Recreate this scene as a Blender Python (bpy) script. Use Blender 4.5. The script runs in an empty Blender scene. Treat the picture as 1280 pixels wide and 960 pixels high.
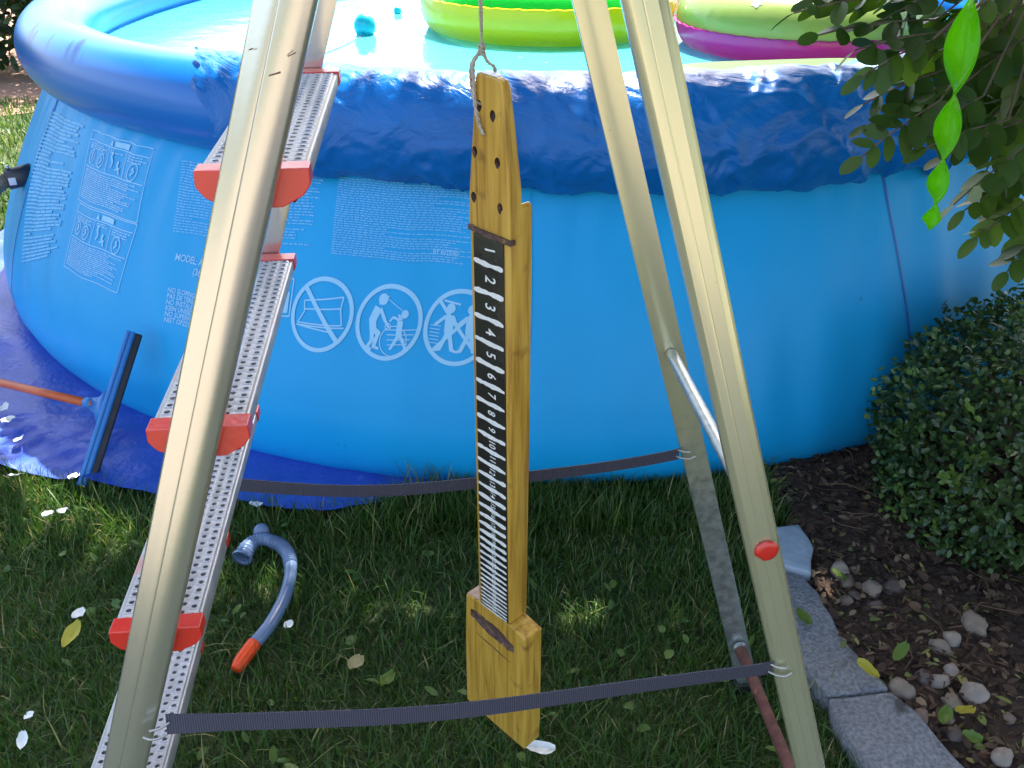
import bpy, bmesh, math, random
import numpy as np
from mathutils import Vector, Matrix
from mathutils.geometry import tessellate_polygon

rnd = random.Random(7)
rng = np.random.default_rng(7)
S = bpy.context.scene
COL = S.collection
R = math.radians

# ------------------------------------------------------------------ camera
cam_d = bpy.data.cameras.new('camera')
cam = bpy.data.objects.new('camera', cam_d)
COL.objects.link(cam)
cam.location = (0, 0, 1.3)
cam.rotation_euler = (R(60), 0, 0)
cam_d.sensor_width = 36
cam_d.lens = 36 * 1147 / 1280
cam_d.clip_start = 0.02
cam_d.clip_end = 500
S.camera = cam

# ------------------------------------------------------------------ light
SUN_EL, SUN_AZ = 57.0, 13.0          # azimuth from +Y (behind the pool), positive = towards +X
w = bpy.data.worlds.new('World')
S.world = w
w.use_nodes = True
nt = w.node_tree
bg = nt.nodes['Background']
sky = nt.nodes.new('ShaderNodeTexSky')
sky.sky_type = 'NISHITA'
sky.sun_disc = False
sky.sun_elevation = R(SUN_EL)
sky.sun_rotation = R(SUN_AZ)
sky.dust_density = 4.0
sky.ozone_density = 0.4
nt.links.new(sky.outputs[0], bg.inputs[0])
bg.inputs[1].default_value = 0.14
sl = bpy.data.lights.new('sun', 'SUN')
sl.energy = 4.2
sl.angle = R(0.5)
sl.color = (1.0, 0.95, 0.86)
sun = bpy.data.objects.new('sun', sl)
COL.objects.link(sun)
sdir = Vector((math.sin(R(SUN_AZ)) * math.cos(R(SUN_EL)), math.cos(R(SUN_AZ)) * math.cos(R(SUN_EL)), math.sin(R(SUN_EL))))
sun.rotation_euler = sdir.to_track_quat('Z', 'Y').to_euler()
sun.location = sdir * 20
S.view_settings.view_transform = 'Standard'
S.view_settings.look = 'None'
S.view_settings.exposure = 2.15
S.view_settings.gamma = 1
S.view_settings.use_curve_mapping = False

# ------------------------------------------------------------------ helpers
ORG = {}

def tag(o, label=None, cat=None, group=None, kind=None):
    if label: o['label'] = label
    if cat: o['category'] = cat
    if group: o['group'] = group
    if kind: o['kind'] = kind
    return o

def thing(name, loc, label, cat, group=None):
    o = bpy.data.objects.new(name, None)
    COL.objects.link(o)
    o.location = loc
    o.empty_display_size = 0.05
    ORG[o.name] = np.array(loc, float)
    return tag(o, label, cat, group)

def link(name, me, mat, parent=None, org=None):
    o = bpy.data.objects.new(name, me)
    COL.objects.link(o)
    if mat: 
        me.materials.append(mat)
    if parent is not None:
        o.parent = parent
        ORG[o.name] = ORG[parent.name]
    else:
        ORG[o.name] = np.zeros(3) if org is None else np.array(org, float)
        o.location = ORG[o.name]
    return o

def mesh(name, V, Fc, mat, parent=None, smooth=False, org=None, var=None):
    """V in world coordinates; stored relative to the thing's origin."""
    V = np.asarray(V, float).reshape(-1, 3)
    off = ORG[parent.name] if parent is not None else (np.zeros(3) if org is None else np.array(org, float))
    me = bpy.data.meshes.new(name)
    if isinstance(Fc, np.ndarray) and Fc.ndim == 2:
        n, k = Fc.shape
        me.vertices.add(len(V)); me.vertices.foreach_set('co', (V - off).astype(np.float32).ravel())
        me.loops.add(n * k); me.loops.foreach_set('vertex_index', Fc.astype(np.int32).ravel())
        me.polygons.add(n)
        me.polygons.foreach_set('loop_start', np.arange(0, n * k, k, dtype=np.int32))
        me.polygons.foreach_set('loop_total', np.full(n, k, dtype=np.int32))
        me.update(calc_edges=True)
    else:
        me.from_pydata((V - off).tolist(), [], [tuple(int(i) for i in f) for f in Fc])
    if var is not None:
        a = me.attributes.new('var', 'FLOAT', 'POINT')
        a.data.foreach_set('value', np.asarray(var, np.float32))
    me.update()
    if smooth:
        me.polygons.foreach_set('use_smooth', np.ones(len(me.polygons), bool))
    return link(name, me, mat, parent, org)

def autosmooth(o, ang=35):
    """split sharp edges so smooth shading keeps them"""
    bm = bmesh.new(); bm.from_mesh(o.data)
    es = [e for e in bm.edges if len(e.link_faces) == 2 and e.calc_face_angle(0) > R(ang)]
    bmesh.ops.split_edges(bm, edges=es)
    for f in bm.faces: f.smooth = True
    bm.to_mesh(o.data); bm.free()
    return o

def bevel(o, wdt=0.002, seg=2, ang=30):
    bm = bmesh.new(); bm.from_mesh(o.data)
    bmesh.ops.remove_doubles(bm, verts=bm.verts, dist=1e-6)
    bmesh.ops.recalc_face_normals(bm, faces=bm.faces)
    es = [e for e in bm.edges if len(e.link_faces) == 2 and e.calc_face_angle(0) > R(ang)]
    bmesh.ops.bevel(bm, geom=es, offset=wdt, segments=seg, affect='EDGES', profile=0.5, clamp_overlap=True)
    bm.to_mesh(o.data); bm.free()
    return autosmooth(o, 50)

def loft(rings, close=True, caps=True):
    n = len(rings[0]); V = np.concatenate([np.asarray(r, float) for r in rings]); Fc = []
    for i in range(len(rings) - 1):
        for j in range(n if close else n - 1):
            a, b = i * n + j, i * n + (j + 1) % n
            Fc.append((a, b, b + n, a + n))
    if caps:
        Fc.append(tuple(range(n - 1, -1, -1))); k = (len(rings) - 1) * n
        Fc.append(tuple(range(k, k + n)))
    return V, Fc

def tube(pts, r, n=10, caps=True):
    P = [Vector(p) for p in pts]; rings = []
    rr = r if hasattr(r, '__len__') else [r] * len(P)
    up = None
    for i, p in enumerate(P):
        t = (P[min(i + 1, len(P) - 1)] - P[max(i - 1, 0)]).normalized()
        if up is None:
            up = t.orthogonal().normalized()
        up = (up - t * up.dot(t)).normalized()
        b = t.cross(up)
        rings.append([p + (up * math.cos(2 * math.pi * k / n) + b * math.sin(2 * math.pi * k / n)) * rr[i] for k in range(n)])
    return loft([[tuple(v) for v in q] for q in rings], True, caps)

def spline(pts, n=8):
    P = [np.array(p, float) for p in pts]; out = []
    for i in range(len(P) - 1):
        p0, p1, p2, p3 = P[max(i - 1, 0)], P[i], P[i + 1], P[min(i + 2, len(P) - 1)]
        for k in range(n):
            t = k / n
            out.append(.5 * ((2 * p1) + (p2 - p0) * t + (2 * p0 - 5 * p1 + 4 * p2 - p3) * t * t + (3 * p1 - p0 - 3 * p2 + p3) * t ** 3))
    out.append(P[-1])
    return out

def join(parts):
    V = []; Fc = []; k = 0
    for v, f in parts:
        v = np.asarray(v, float).reshape(-1, 3); V.append(v); Fc += [tuple(i + k for i in q) for q in f]; k += len(v)
    return np.concatenate(V), Fc

_G = {}
def noise2(x, y, seed=0):
    """smooth value noise in [-1,1]"""
    if seed not in _G: _G[seed] = np.random.default_rng(seed).random((256, 256)) * 2 - 1
    g = _G[seed]
    xi = np.floor(x).astype(int); yi = np.floor(y).astype(int); fx = x - xi; fy = y - yi
    fx = fx * fx * (3 - 2 * fx); fy = fy * fy * (3 - 2 * fy)
    a = g[xi % 256, yi % 256]; b = g[(xi + 1) % 256, yi % 256]; c = g[xi % 256, (yi + 1) % 256]; d = g[(xi + 1) % 256, (yi + 1) % 256]
    return (a * (1 - fx) + b * fx) * (1 - fy) + (c * (1 - fx) + d * fx) * fy

# ------------------------------------------------------------------ materials
def newmat(name):
    m = bpy.data.materials.new(name); m.use_nodes = True
    return m, m.node_tree, m.node_tree.nodes['Principled BSDF']

def setp(b, **k):
    for n, v in k.items():
        n = n.replace('_', ' ')
        if n in b.inputs: b.inputs[n].default_value = v

def mat(name, c1, c2=None, rough=.5, metal=0., scale=8., stretch=(1, 1, 1), bump=0., bscale=60., detail=6., spots=None, spec=.5, rvar=0., coat=0.):
    m, t, b = newmat(name)
    N, L = t.nodes, t.links
    setp(b, Roughness=rough, Metallic=metal, Specular_IOR_Level=spec, Coat_Weight=coat)
    tc = N.new('ShaderNodeTexCoord'); mp = N.new('ShaderNodeMapping'); mp.inputs['Scale'].default_value = stretch
    L.new(tc.outputs['Object'], mp.inputs[0])
    nz = N.new('ShaderNodeTexNoise'); nz.inputs['Scale'].default_value = scale; nz.inputs['Detail'].default_value = detail
    L.new(mp.outputs[0], nz.inputs[0])
    cr = N.new('ShaderNodeValToRGB')
    cr.color_ramp.elements[0].position = .3; cr.color_ramp.elements[1].position = .7
    cr.color_ramp.elements[0].color = (*c1, 1); cr.color_ramp.elements[1].color = (*(c2 or c1), 1)
    L.new(nz.outputs[0], cr.inputs[0]); col = cr.outputs[0]
    if spots:                                   # (colour, scale, threshold)
        n2 = N.new('ShaderNodeTexNoise'); n2.inputs['Scale'].default_value = spots[1]; n2.inputs['Detail'].default_value = 4
        L.new(tc.outputs['Object'], n2.inputs[0])
        r2 = N.new('ShaderNodeValToRGB'); r2.color_ramp.elements[0].position = spots[2]; r2.color_ramp.elements[1].position = spots[2] + .06
        L.new(n2.outputs[0], r2.inputs[0])
        mx = N.new('ShaderNodeMixRGB'); L.new(r2.outputs[0], mx.inputs[0]); L.new(col, mx.inputs[1]); mx.inputs[2].default_value = (*spots[0], 1)
        col = mx.outputs[0]
    L.new(col, b.inputs['Base Color'])
    if rvar:
        ma = N.new('ShaderNodeMapRange'); ma.inputs[3].default_value = rough - rvar; ma.inputs[4].default_value = rough + rvar
        L.new(nz.outputs[0], ma.inputs[0]); L.new(ma.outputs[0], b.inputs['Roughness'])
    if bump:
        nb = N.new('ShaderNodeTexNoise'); nb.inputs['Scale'].default_value = bscale; nb.inputs['Detail'].default_value = 5
        L.new(mp.outputs[0], nb.inputs[0])
        bp = N.new('ShaderNodeBump'); bp.inputs['Strength'].default_value = bump; bp.inputs['Distance'].default_value = .01
        L.new(nb.outputs[0], bp.inputs['Height']); L.new(bp.outputs[0], b.inputs['Normal'])
    return m

def leafmat(name, ramp, rough=.45, trans=.35, tcol=None, spec=.4):
    """ramp: list of (pos, colour) over the per-leaf attribute 'var'"""
    m, t, b = newmat(name); N, L = t.nodes, t.links
    at = N.new('ShaderNodeAttribute'); at.attribute_name = 'var'
    cr = N.new('ShaderNodeValToRGB'); e = cr.color_ramp.elements
    e[0].position, e[0].color = ramp[0][0], (*ramp[0][1], 1); e[1].position, e[1].color = ramp[-1][0], (*ramp[-1][1], 1)
    for p, c in ramp[1:-1]:
        q = e.new(p); q.color = (*c, 1)
    L.new(at.outputs['Fac'], cr.inputs[0]); L.new(cr.outputs[0], b.inputs['Base Color'])
    setp(b, Roughness=rough, Specular_IOR_Level=spec)
    if trans:
        tr = N.new('ShaderNodeBsdfTranslucent'); hs = N.new('ShaderNodeMixRGB'); hs.blend_type = 'MULTIPLY'; hs.inputs[0].default_value = 1
        hs.inputs[2].default_value = (*(tcol or (1.6, 1.9, .6)), 1)
        L.new(cr.outputs[0], hs.inputs[1]); L.new(hs.outputs[0], tr.inputs[0])
        ms = N.new('ShaderNodeMixShader'); ms.inputs[0].default_value = trans
        L.new(b.outputs[0], ms.inputs[1]); L.new(tr.outputs[0], ms.inputs[2])
        L.new(ms.outputs[0], N['Material Output'].inputs[0])
    return m

M = {}
M['alu'] = mat('yellowed_aluminium', (.69, .66, .585), (.77, .735, .65), .23, .80, 2.5, (1, 1, 1), .008, 160, spots=((.50, .47, .41), 70, .74), rvar=.04)
M['alu_rear'] = mat('anodised_grass_tint_leg', (.68, .65, .42), (.76, .73, .50), .25, .68, 2.5, (1, 1, 1), .008, 160, spots=((.46, .43, .31), 60, .73), rvar=.04)  # anodised metal, its base yellowed to carry the reflection of the grass
M['galv'] = mat('galvanised_steel', (.36, .38, .37), (.58, .60, .58), .42, .85, 60, (1, 1, 1), .1, 150, rvar=.15)
M['tread'] = mat('pressed_tread_metal', (.42, .41, .42), (.54, .53, .55), .48, .6, 25, (1, 1, 1), .08, 200, spots=((.62, .35, .33), 16, .66), rvar=.1)
M['red'] = mat('red_plastic', (.60, .022, .016), (.66, .035, .022), .30, 0, 12, bump=.05, bscale=120, rvar=.06, spec=.8)
M['rust'] = mat('rusty_tube', (.10, .035, .028), (.19, .075, .055), .7, .2, 60, bump=.25, bscale=160, spots=((.32, .12, .08), 70, .64))
M['webbing'] = None
M['steel'] = mat('bright_wire', (.42, .42, .43), (.55, .55, .56), .35, 1.0)
M['pool_ring'] = mat('ring_vinyl', (.010, .16, .55), (.013, .18, .60), .26, 0, 3, bump=.02, bscale=9, spots=((.010, .15, .50), 7, .72), rvar=.05)
M['pool_wall'] = mat('wall_vinyl', (.006, .36, .74), (.008, .39, .78), .42, 0, 4, bump=.05, bscale=14, spots=((.02, .10, .22), 42, .745), rvar=.05, spec=.34)
M['print'] = mat('pale_print', (.31, .64, .90), (.35, .67, .91), .5)
M['print_soft'] = mat('fine_print', (.15, .52, .85), (.19, .56, .87), .5)
M['liner'] = None
M['sheet'] = mat('groundsheet_plastic', (.026, .070, .40), (.040, .100, .50), .36, 0, 6, bump=.25, bscale=70, spots=((.07, .14, .54), 22, .64), rvar=.1)
M['wood'] = None
M['jute'] = mat('twine_fibre', (.42, .36, .27), (.60, .54, .44), .9, 0, 90, bump=.6, bscale=300)
M['white'] = mat('white_paint', (.78, .78, .74), (.86, .86, .84), .5, 0, 200, bump=.2, bscale=300)
M['black'] = None
M['sq_blue'] = mat('squeegee_plastic', (.022, .18, .50), (.03, .21, .56), .4, 0, 20, rvar=.1)
M['rubber'] = mat('black_rubber', (.008, .008, .012), (.02, .02, .025), .6, 0, 40)
M['orange'] = mat('painted_handle', (.62, .10, .02), (.72, .15, .03), .4, 0, 14, (1, 1, 1), .1, 80, spots=((.33, .30, .26), 26, .66))
M['snork'] = mat('blue_grey_plastic', (.13, .19, .31), (.16, .225, .36), .20, 0, 15, rvar=.06, bump=.03, bscale=60)
M['snork_tip'] = mat('orange_tip_plastic', (.80, .06, .010), (.85, .09, .015), .35, 0, 15)
M['stone_grey'] = mat('rough_granite', (.15, .15, .16), (.31, .31, .325), .9, 0, 150, bump=.8, bscale=150, detail=9, spots=((.08, .075, .07), 9, .60))
M['stone_blue'] = mat('pale_slate', (.30, .36, .42), (.40, .46, .52), .7, 0, 20, bump=.3, bscale=60)
M['pebble'] = [mat('pebble_stone', a, b_, .75, 0, 30, bump=.4, bscale=70, spots=((.16, .11, .07), 18, .60)) for a, b_ in (((.20, .145, .105), (.31, .24, .18)), ((.15, .10, .075), (.24, .17, .125)), ((.25, .195, .15), (.39, .32, .26)), ((.09, .062, .05), (.17, .12, .10)))]
M['petal'] = mat('white_petal', (.74, .75, .72), (.84, .84, .80), .5, 0, 60, bump=.3, bscale=90)
M['bark'] = mat('tree_bark', (.07, .05, .035), (.17, .13, .09), .9, 0, 14, (1, 1, .25), .8, 40)
M['hose'] = mat('hose_plastic', (.10, .09, .075), (.28, .25, .20), .5, 0, 45)
M['clamp'] = mat('clamp_plastic', (.02, .02, .028), (.05, .05, .06), .45)
M['ball'] = mat('turquoise_rubber', (.01, .36, .44), (.012, .42, .50), .25)

def woodmat():
    m, t, b = newmat('varnished_pine'); N, L = t.nodes, t.links
    tc = N.new('ShaderNodeTexCoord'); mp = N.new('ShaderNodeMapping'); mp.inputs['Scale'].default_value = (30, 30, 1.6); mp.inputs['Rotation'].default_value = (0, .02, .78)
    L.new(tc.outputs['Object'], mp.inputs[0])
    nz = N.new('ShaderNodeTexNoise'); nz.inputs['Scale'].default_value = 4.5; nz.inputs['Detail'].default_value = 8; nz.inputs['Distortion'].default_value = .6
    L.new(mp.outputs[0], nz.inputs[0])
    cr = N.new('ShaderNodeValToRGB'); e = cr.color_ramp.elements
    e[0].position, e[0].color = .28, (.30, .140, .018, 1); e[1].position, e[1].color = .72, (.66, .410, .075, 1)
    q = e.new(.5); q.color = (.54, .305, .045, 1)
    L.new(nz.outputs[0], cr.inputs[0])
    n2 = N.new('ShaderNodeTexNoise'); n2.inputs['Scale'].default_value = 26; n2.inputs['Detail'].default_value = 5
    L.new(tc.outputs['Object'], n2.inputs[0])
    r2 = N.new('ShaderNodeValToRGB'); r2.color_ramp.elements[0].position = .62; r2.color_ramp.elements[1].position = .76
    L.new(n2.outputs[0], r2.inputs[0])
    mx = N.new('ShaderNodeMixRGB'); L.new(r2.outputs[0], mx.inputs[0]); L.new(cr.outputs[0], mx.inputs[1]); mx.inputs[2].default_value = (.20, .085, .02, 1)
    L.new(mx.outputs[0], b.inputs['Base Color'])
    setp(b, Roughness=.34, Coat_Weight=.15, Coat_Roughness=.2)
    bp = N.new('ShaderNodeBump'); bp.inputs['Strength'].default_value = .12; bp.inputs['Distance'].default_value = .004
    L.new(nz.outputs[0], bp.inputs['Height']); L.new(bp.outputs[0], b.inputs['Normal'])
    return m
M['wood'] = woodmat()
M['wood_dark'] = mat('scorched_wood', (.055, .030, .035), (.16, .085, .05), .6, 0, 60, (1, 1, 1), .6, 120, spots=((.30, .17, .06), 70, .60))
M['wood_raw'] = mat('end_grain', (.30, .19, .13), (.48, .34, .26), .6, 0, 70, bump=.2, bscale=120)
M['black'] = mat('black_board_paint', (.010, .010, .009), (.022, .022, .016), .30, 0, 12, bump=.1, bscale=120, spots=((.045, .04, .022), 9, .60), rvar=.08)

def webmat():
    m, t, b = newmat('dark_webbing'); N, L = t.nodes, t.links
    at = N.new('ShaderNodeAttribute'); at.attribute_name = 'var'
    wv = N.new('ShaderNodeMath'); wv.operation = 'SINE'; ml = N.new('ShaderNodeMath'); ml.operation = 'MULTIPLY'; ml.inputs[1].default_value = 2600
    L.new(at.outputs['Fac'], ml.inputs[0]); L.new(ml.outputs[0], wv.inputs[0])
    cr = N.new('ShaderNodeValToRGB'); cr.color_ramp.elements[0].color = (.028, .028, .045, 1); cr.color_ramp.elements[1].color = (.075, .072, .105, 1)
    mr = N.new('ShaderNodeMapRange'); mr.inputs[1].default_value = -1; L.new(wv.outputs[0], mr.inputs[0]); L.new(mr.outputs[0], cr.inputs[0])
    L.new(cr.outputs[0], b.inputs['Base Color']); setp(b, Roughness=.75)
    bp = N.new('ShaderNodeBump'); bp.inputs['Strength'].default_value = .5; bp.inputs['Distance'].default_value = .001
    L.new(mr.outputs[0], bp.inputs['Height']); L.new(bp.outputs[0], b.inputs['Normal'])
    return m
M['webbing'] = webmat()

def linermat():
    m, t, b = newmat('mosaic_liner'); N, L = t.nodes, t.links
    tc = N.new('ShaderNodeTexCoord')
    vo = N.new('ShaderNodeTexVoronoi'); vo.inputs['Scale'].default_value = 26; vo.feature = 'DISTANCE_TO_EDGE'
    L.new(tc.outputs['Object'], vo.inputs[0])
    r1 = N.new('ShaderNodeValToRGB'); r1.color_ramp.elements[0].position = .04; r1.color_ramp.elements[1].position = .10
    r1.color_ramp.elements[0].color = (.35, .75, .80, 1); r1.color_ramp.elements[1].color = (.02, .45, .60, 1)
    L.new(vo.outputs['Distance'], r1.inputs[0])
    nz = N.new('ShaderNodeTexNoise'); nz.inputs['Scale'].default_value = 2.2; L.new(tc.outputs['Object'], nz.inputs[0])
    r2 = N.new('ShaderNodeValToRGB'); r2.color_ramp.elements[0].position = .45; r2.color_ramp.elements[1].position = .55
    L.new(nz.outputs[0], r2.inputs[0])
    mx = N.new('ShaderNodeMixRGB'); L.new(r2.outputs[0], mx.inputs[0]); L.new(r1.outputs[0], mx.inputs[1]); mx.inputs[2].default_value = (.25, .70, .78, 1)
    L.new(mx.outputs[0], b.inputs['Base Color']); setp(b, Roughness=.4)
    return m
M['liner'] = linermat()

def watermat():
    m, t, b = newmat('pool_water'); N, L = t.nodes, t.links
    setp(b, Base_Color=(.10, .62, .74, 1), Roughness=.06, IOR=1.33, Specular_IOR_Level=.5)
    tc = N.new('ShaderNodeTexCoord'); nz = N.new('ShaderNodeTexNoise'); nz.inputs['Scale'].default_value = 7; nz.inputs['Detail'].default_value = 3
    L.new(tc.outputs['Object'], nz.inputs[0])
    bp = N.new('ShaderNodeBump'); bp.inputs['Strength'].default_value = .12; bp.inputs['Distance'].default_value = .03
    L.new(nz.outputs[0], bp.inputs['Height']); L.new(bp.outputs[0], b.inputs['Normal'])
    tr = N.new('ShaderNodeBsdfTransparent'); tr.inputs[0].default_value = (.55, .95, 1, 1)
    ms = N.new('ShaderNodeMixShader'); ms.inputs[0].default_value = .35
    L.new(b.outputs[0], ms.inputs[1]); L.new(tr.outputs[0], ms.inputs[2]); L.new(ms.outputs[0], N['Material Output'].inputs[0])
    return m
M['water'] = watermat()

def tarpmat():
    m, t, b = newmat('woven_tarpaulin'); N, L = t.nodes, t.links
    setp(b, Roughness=.27, Specular_IOR_Level=.36)
    tc = N.new('ShaderNodeTexCoord')
    nz = N.new('ShaderNodeTexNoise'); nz.inputs['Scale'].default_value = 5; nz.inputs['Detail'].default_value = 8; L.new(tc.outputs['Object'], nz.inputs[0])
    cr = N.new('ShaderNodeValToRGB'); cr.color_ramp.elements[0].position = .3; cr.color_ramp.elements[1].position = .7
    cr.color_ramp.elements[0].color = (.004, .12, .43, 1); cr.color_ramp.elements[1].color = (.007, .17, .56, 1)
    L.new(nz.outputs[0], cr.inputs[0]); L.new(cr.outputs[0], b.inputs['Base Color'])
    a1 = N.new('ShaderNodeAttribute'); a1.attribute_name = 'along'; a2 = N.new('ShaderNodeAttribute'); a2.attribute_name = 'across'
    cx = N.new('ShaderNodeCombineXYZ'); L.new(a1.outputs['Fac'], cx.inputs[0]); L.new(a2.outputs['Fac'], cx.inputs[1])
    def lay(sx, sy, det, dist):
        mp = N.new('ShaderNodeMapping'); mp.inputs['Scale'].default_value = (sx, sy, 1); L.new(cx.outputs[0], mp.inputs[0])
        n1 = N.new('ShaderNodeTexNoise'); n1.inputs['Scale'].default_value = 1; n1.inputs['Detail'].default_value = det; n1.inputs['Distortion'].default_value = dist
        L.new(mp.outputs[0], n1.inputs[0]); return n1.outputs[0]
    h0 = lay(15, 14, 4, 1.2); h2 = lay(420, 420, 1, 0)
    def fac(sx, sy):
        mp = N.new('ShaderNodeMapping'); mp.inputs['Scale'].default_value = (sx, sy, 1); nn = N.new('ShaderNodeTexNoise'); nn.inputs['Scale'].default_value = 14; nn.inputs['Detail'].default_value = 3
        L.new(cx.outputs[0], nn.inputs[0]); vm = N.new('ShaderNodeVectorMath'); vm.operation = 'MULTIPLY_ADD'; vm.inputs[1].default_value = (.05, .05, 0); L.new(nn.outputs['Color'], vm.inputs[0]); L.new(cx.outputs[0], vm.inputs[2])
        L.new(vm.outputs[0], mp.inputs[0]); v = N.new('ShaderNodeTexVoronoi'); v.inputs['Scale'].default_value = 1; L.new(mp.outputs[0], v.inputs[0]); return v.outputs['Distance']
    def add(p, q, k):
        z = N.new('ShaderNodeMath'); z.operation = 'MULTIPLY_ADD'; z.inputs[1].default_value = k; L.new(p, z.inputs[0]); L.new(q, z.inputs[2]); return z.outputs[0]
    h1 = add(fac(20, 15), h0, .55)
    ad = N.new('ShaderNodeMath'); ad.operation = 'MULTIPLY_ADD'; ad.inputs[1].default_value = .10; L.new(h2, ad.inputs[0]); L.new(h1, ad.inputs[2])
    bp = N.new('ShaderNodeBump'); bp.inputs['Strength'].default_value = .65; bp.inputs['Distance'].default_value = .011
    L.new(ad.outputs[0], bp.inputs['Height']); L.new(bp.outputs[0], b.inputs['Normal'])
    rm = N.new('ShaderNodeMapRange'); rm.inputs[3].default_value = .17; rm.inputs[4].default_value = .32; L.new(nz.outputs[0], rm.inputs[0]); L.new(rm.outputs[0], b.inputs['Roughness'])
    return m
M['tarp'] = tarpmat()

def plasticglow(name, col, rough=.22, trans=.4):
    """thin inflated vinyl: lets some light through"""
    m, t, b = newmat(name); N, L = t.nodes, t.links
    setp(b, Base_Color=(*col, 1), Roughness=rough)
    tr = N.new('ShaderNodeBsdfTranslucent'); tr.inputs[0].default_value = (*col, 1)
    ms = N.new('ShaderNodeMixShader'); ms.inputs[0].default_value = trans
    L.new(b.outputs[0], ms.inputs[1]); L.new(tr.outputs[0], ms.inputs[2]); L.new(ms.outputs[0], N['Material Output'].inputs[0])
    return m
M['fl_green'] = plasticglow('green_vinyl', (.03, .62, .07))
M['fl_yellow'] = plasticglow('yellow_vinyl', (.95, .56, .004), .22, .12)
M['fl_pink'] = plasticglow('magenta_vinyl', (.66, .03, .34))
M['fl_pale'] = plasticglow('pale_green_vinyl', (.36, .48, .14), .12)
M['fl_mat'] = plasticglow('mint_vinyl', (.28, .50, .22))
M['fl_white'] = mat('white_print', (.75, .72, .80), (.8, .78, .84), .3)
M['spiral'] = plasticglow('neon_green_acrylic', (.26, .72, .015), .10, .55)
_t = M['spiral'].node_tree; _tr = _t.nodes.new('ShaderNodeBsdfTransparent'); _tr.inputs[0].default_value = (.45, .95, .06, 1); _mx = _t.nodes.new('ShaderNodeMixShader'); _mx.inputs[0].default_value = .48
_src = _t.nodes['Material Output'].inputs[0].links[0].from_socket; _t.links.new(_src, _mx.inputs[1]); _t.links.new(_tr.outputs[0], _mx.inputs[2]); _t.links.new(_mx.outputs[0], _t.nodes['Material Output'].inputs[0])

M['grass'] = leafmat('grass_blade', [(0, (.026, .062, .010)), (.35, (.045, .105, .016)), (.7, (.080, .150, .024)), (.88, (.13, .19, .04)), (.94, (.27, .23, .09)), (1, (.36, .30, .15))], .42, .22, (1.5, 1.8, .6))
M['box'] = leafmat('boxwood_leaf', [(0, (.028, .055, .016)), (.5, (.052, .100, .024)), (.85, (.085, .150, .030)), (1, (.18, .27, .04))], .32, .12, (1.3, 1.8, .5), .5)
M['locust'] = leafmat('locust_leaf', [(0, (.030, .062, .014)), (.6, (.055, .105, .018)), (1, (.13, .20, .022))], .42, .38, (1.6, 1.9, .35))
M['hedge'] = leafmat('hedge_leaf', [(0, (.016, .034, .010)), (.7, (.035, .07, .018)), (1, (.09, .14, .03))], .42, .25)
M['litter'] = leafmat('dry_litter', [(0, (.038, .021, .014)), (.4, (.105, .058, .034)), (.65, (.19, .115, .068)), (.8, (.30, .21, .13)), (.9, (.15, .19, .045)), (1, (.34, .31, .09))], .75, .1, (1.2, 1.1, .6))
M['fallen'] = [leafmat('fallen_leaf_green', [(0, (.10, .17, .02)), (1, (.13, .20, .03))], .5, .2), leafmat('fallen_leaf_yellow', [(0, (.42, .36, .04)), (1, (.5, .42, .05))], .5, .2), leafmat('fallen_leaf_tan', [(0, (.30, .26, .12)), (1, (.36, .32, .16))], .6, .1)]

def groundmat():
    m, t, b = newmat('lawn_soil'); N, L = t.nodes, t.links
    tc = N.new('ShaderNodeTexCoord')
    n1 = N.new('ShaderNodeTexNoise'); n1.inputs['Scale'].default_value = 40; n1.inputs['Detail'].default_value = 8; L.new(tc.outputs['Object'], n1.inputs[0])
    cr = N.new('ShaderNodeValToRGB'); cr.color_ramp.elements[0].position = .3; cr.color_ramp.elements[1].position = .7
    cr.color_ramp.elements[0].color = (.020, .032, .011, 1); cr.color_ramp.elements[1].color = (.075, .095, .03, 1)
    L.new(n1.outputs[0], cr.inputs[0]); L.new(cr.outputs[0], b.inputs['Base Color']); setp(b, Roughness=.95)
    bp = N.new('ShaderNodeBump'); bp.inputs['Strength'].default_value = .8; bp.inputs['Distance'].default_value = .02
    L.new(n1.outputs[0], bp.inputs['Height']); L.new(bp.outputs[0], b.inputs['Normal'])
    return m
M['ground'] = groundmat()
M['soil'] = mat('dark_bed_soil', (.036, .021, .014), (.095, .056, .038), .95, 0, 45, bump=.9, bscale=60, detail=9)
M['bark_floor'] = mat('bark_mulch_floor', (.16, .09, .06), (.34, .21, .15), .95, 0, 40, bump=.8, bscale=50, detail=8)

# ------------------------------------------------------------------ the setting
# ground sheet that reaches the horizon
gx = np.array([-120, -40, -12, -5, 0, 5, 12, 40, 120.]); 
V = [(x, y, 0) for y in gx + 3 for x in gx]; n = len(gx)
Fc = [(j * n + i, j * n + i + 1, (j + 1) * n + i + 1, (j + 1) * n + i) for j in range(n - 1) for i in range(n - 1)]
tag(mesh('lawn_ground', V, Fc, M['ground']), 'shaded lawn soil under the ladder and pool', kind='structure')

# unseen paved terrace, added in the sun to brighten the ladder by reflection
M['paving'] = mat('pale_paving', (.17, .145, .11), (.23, .20, .155), .85, 0, 9, bump=.3, bscale=40)
V = []; Fc = []
for i, x in enumerate(np.linspace(-9, 9, 19)): V += [(x, -9, .012), (x, -.52 + .02 * math.sin(i * 2.1), .012)]
Fc = [(2 * i, 2 * i + 2, 2 * i + 3, 2 * i + 1) for i in range(18)]
tag(mesh('unseen_terrace', V, Fc, M['paving']), kind='structure')

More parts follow.
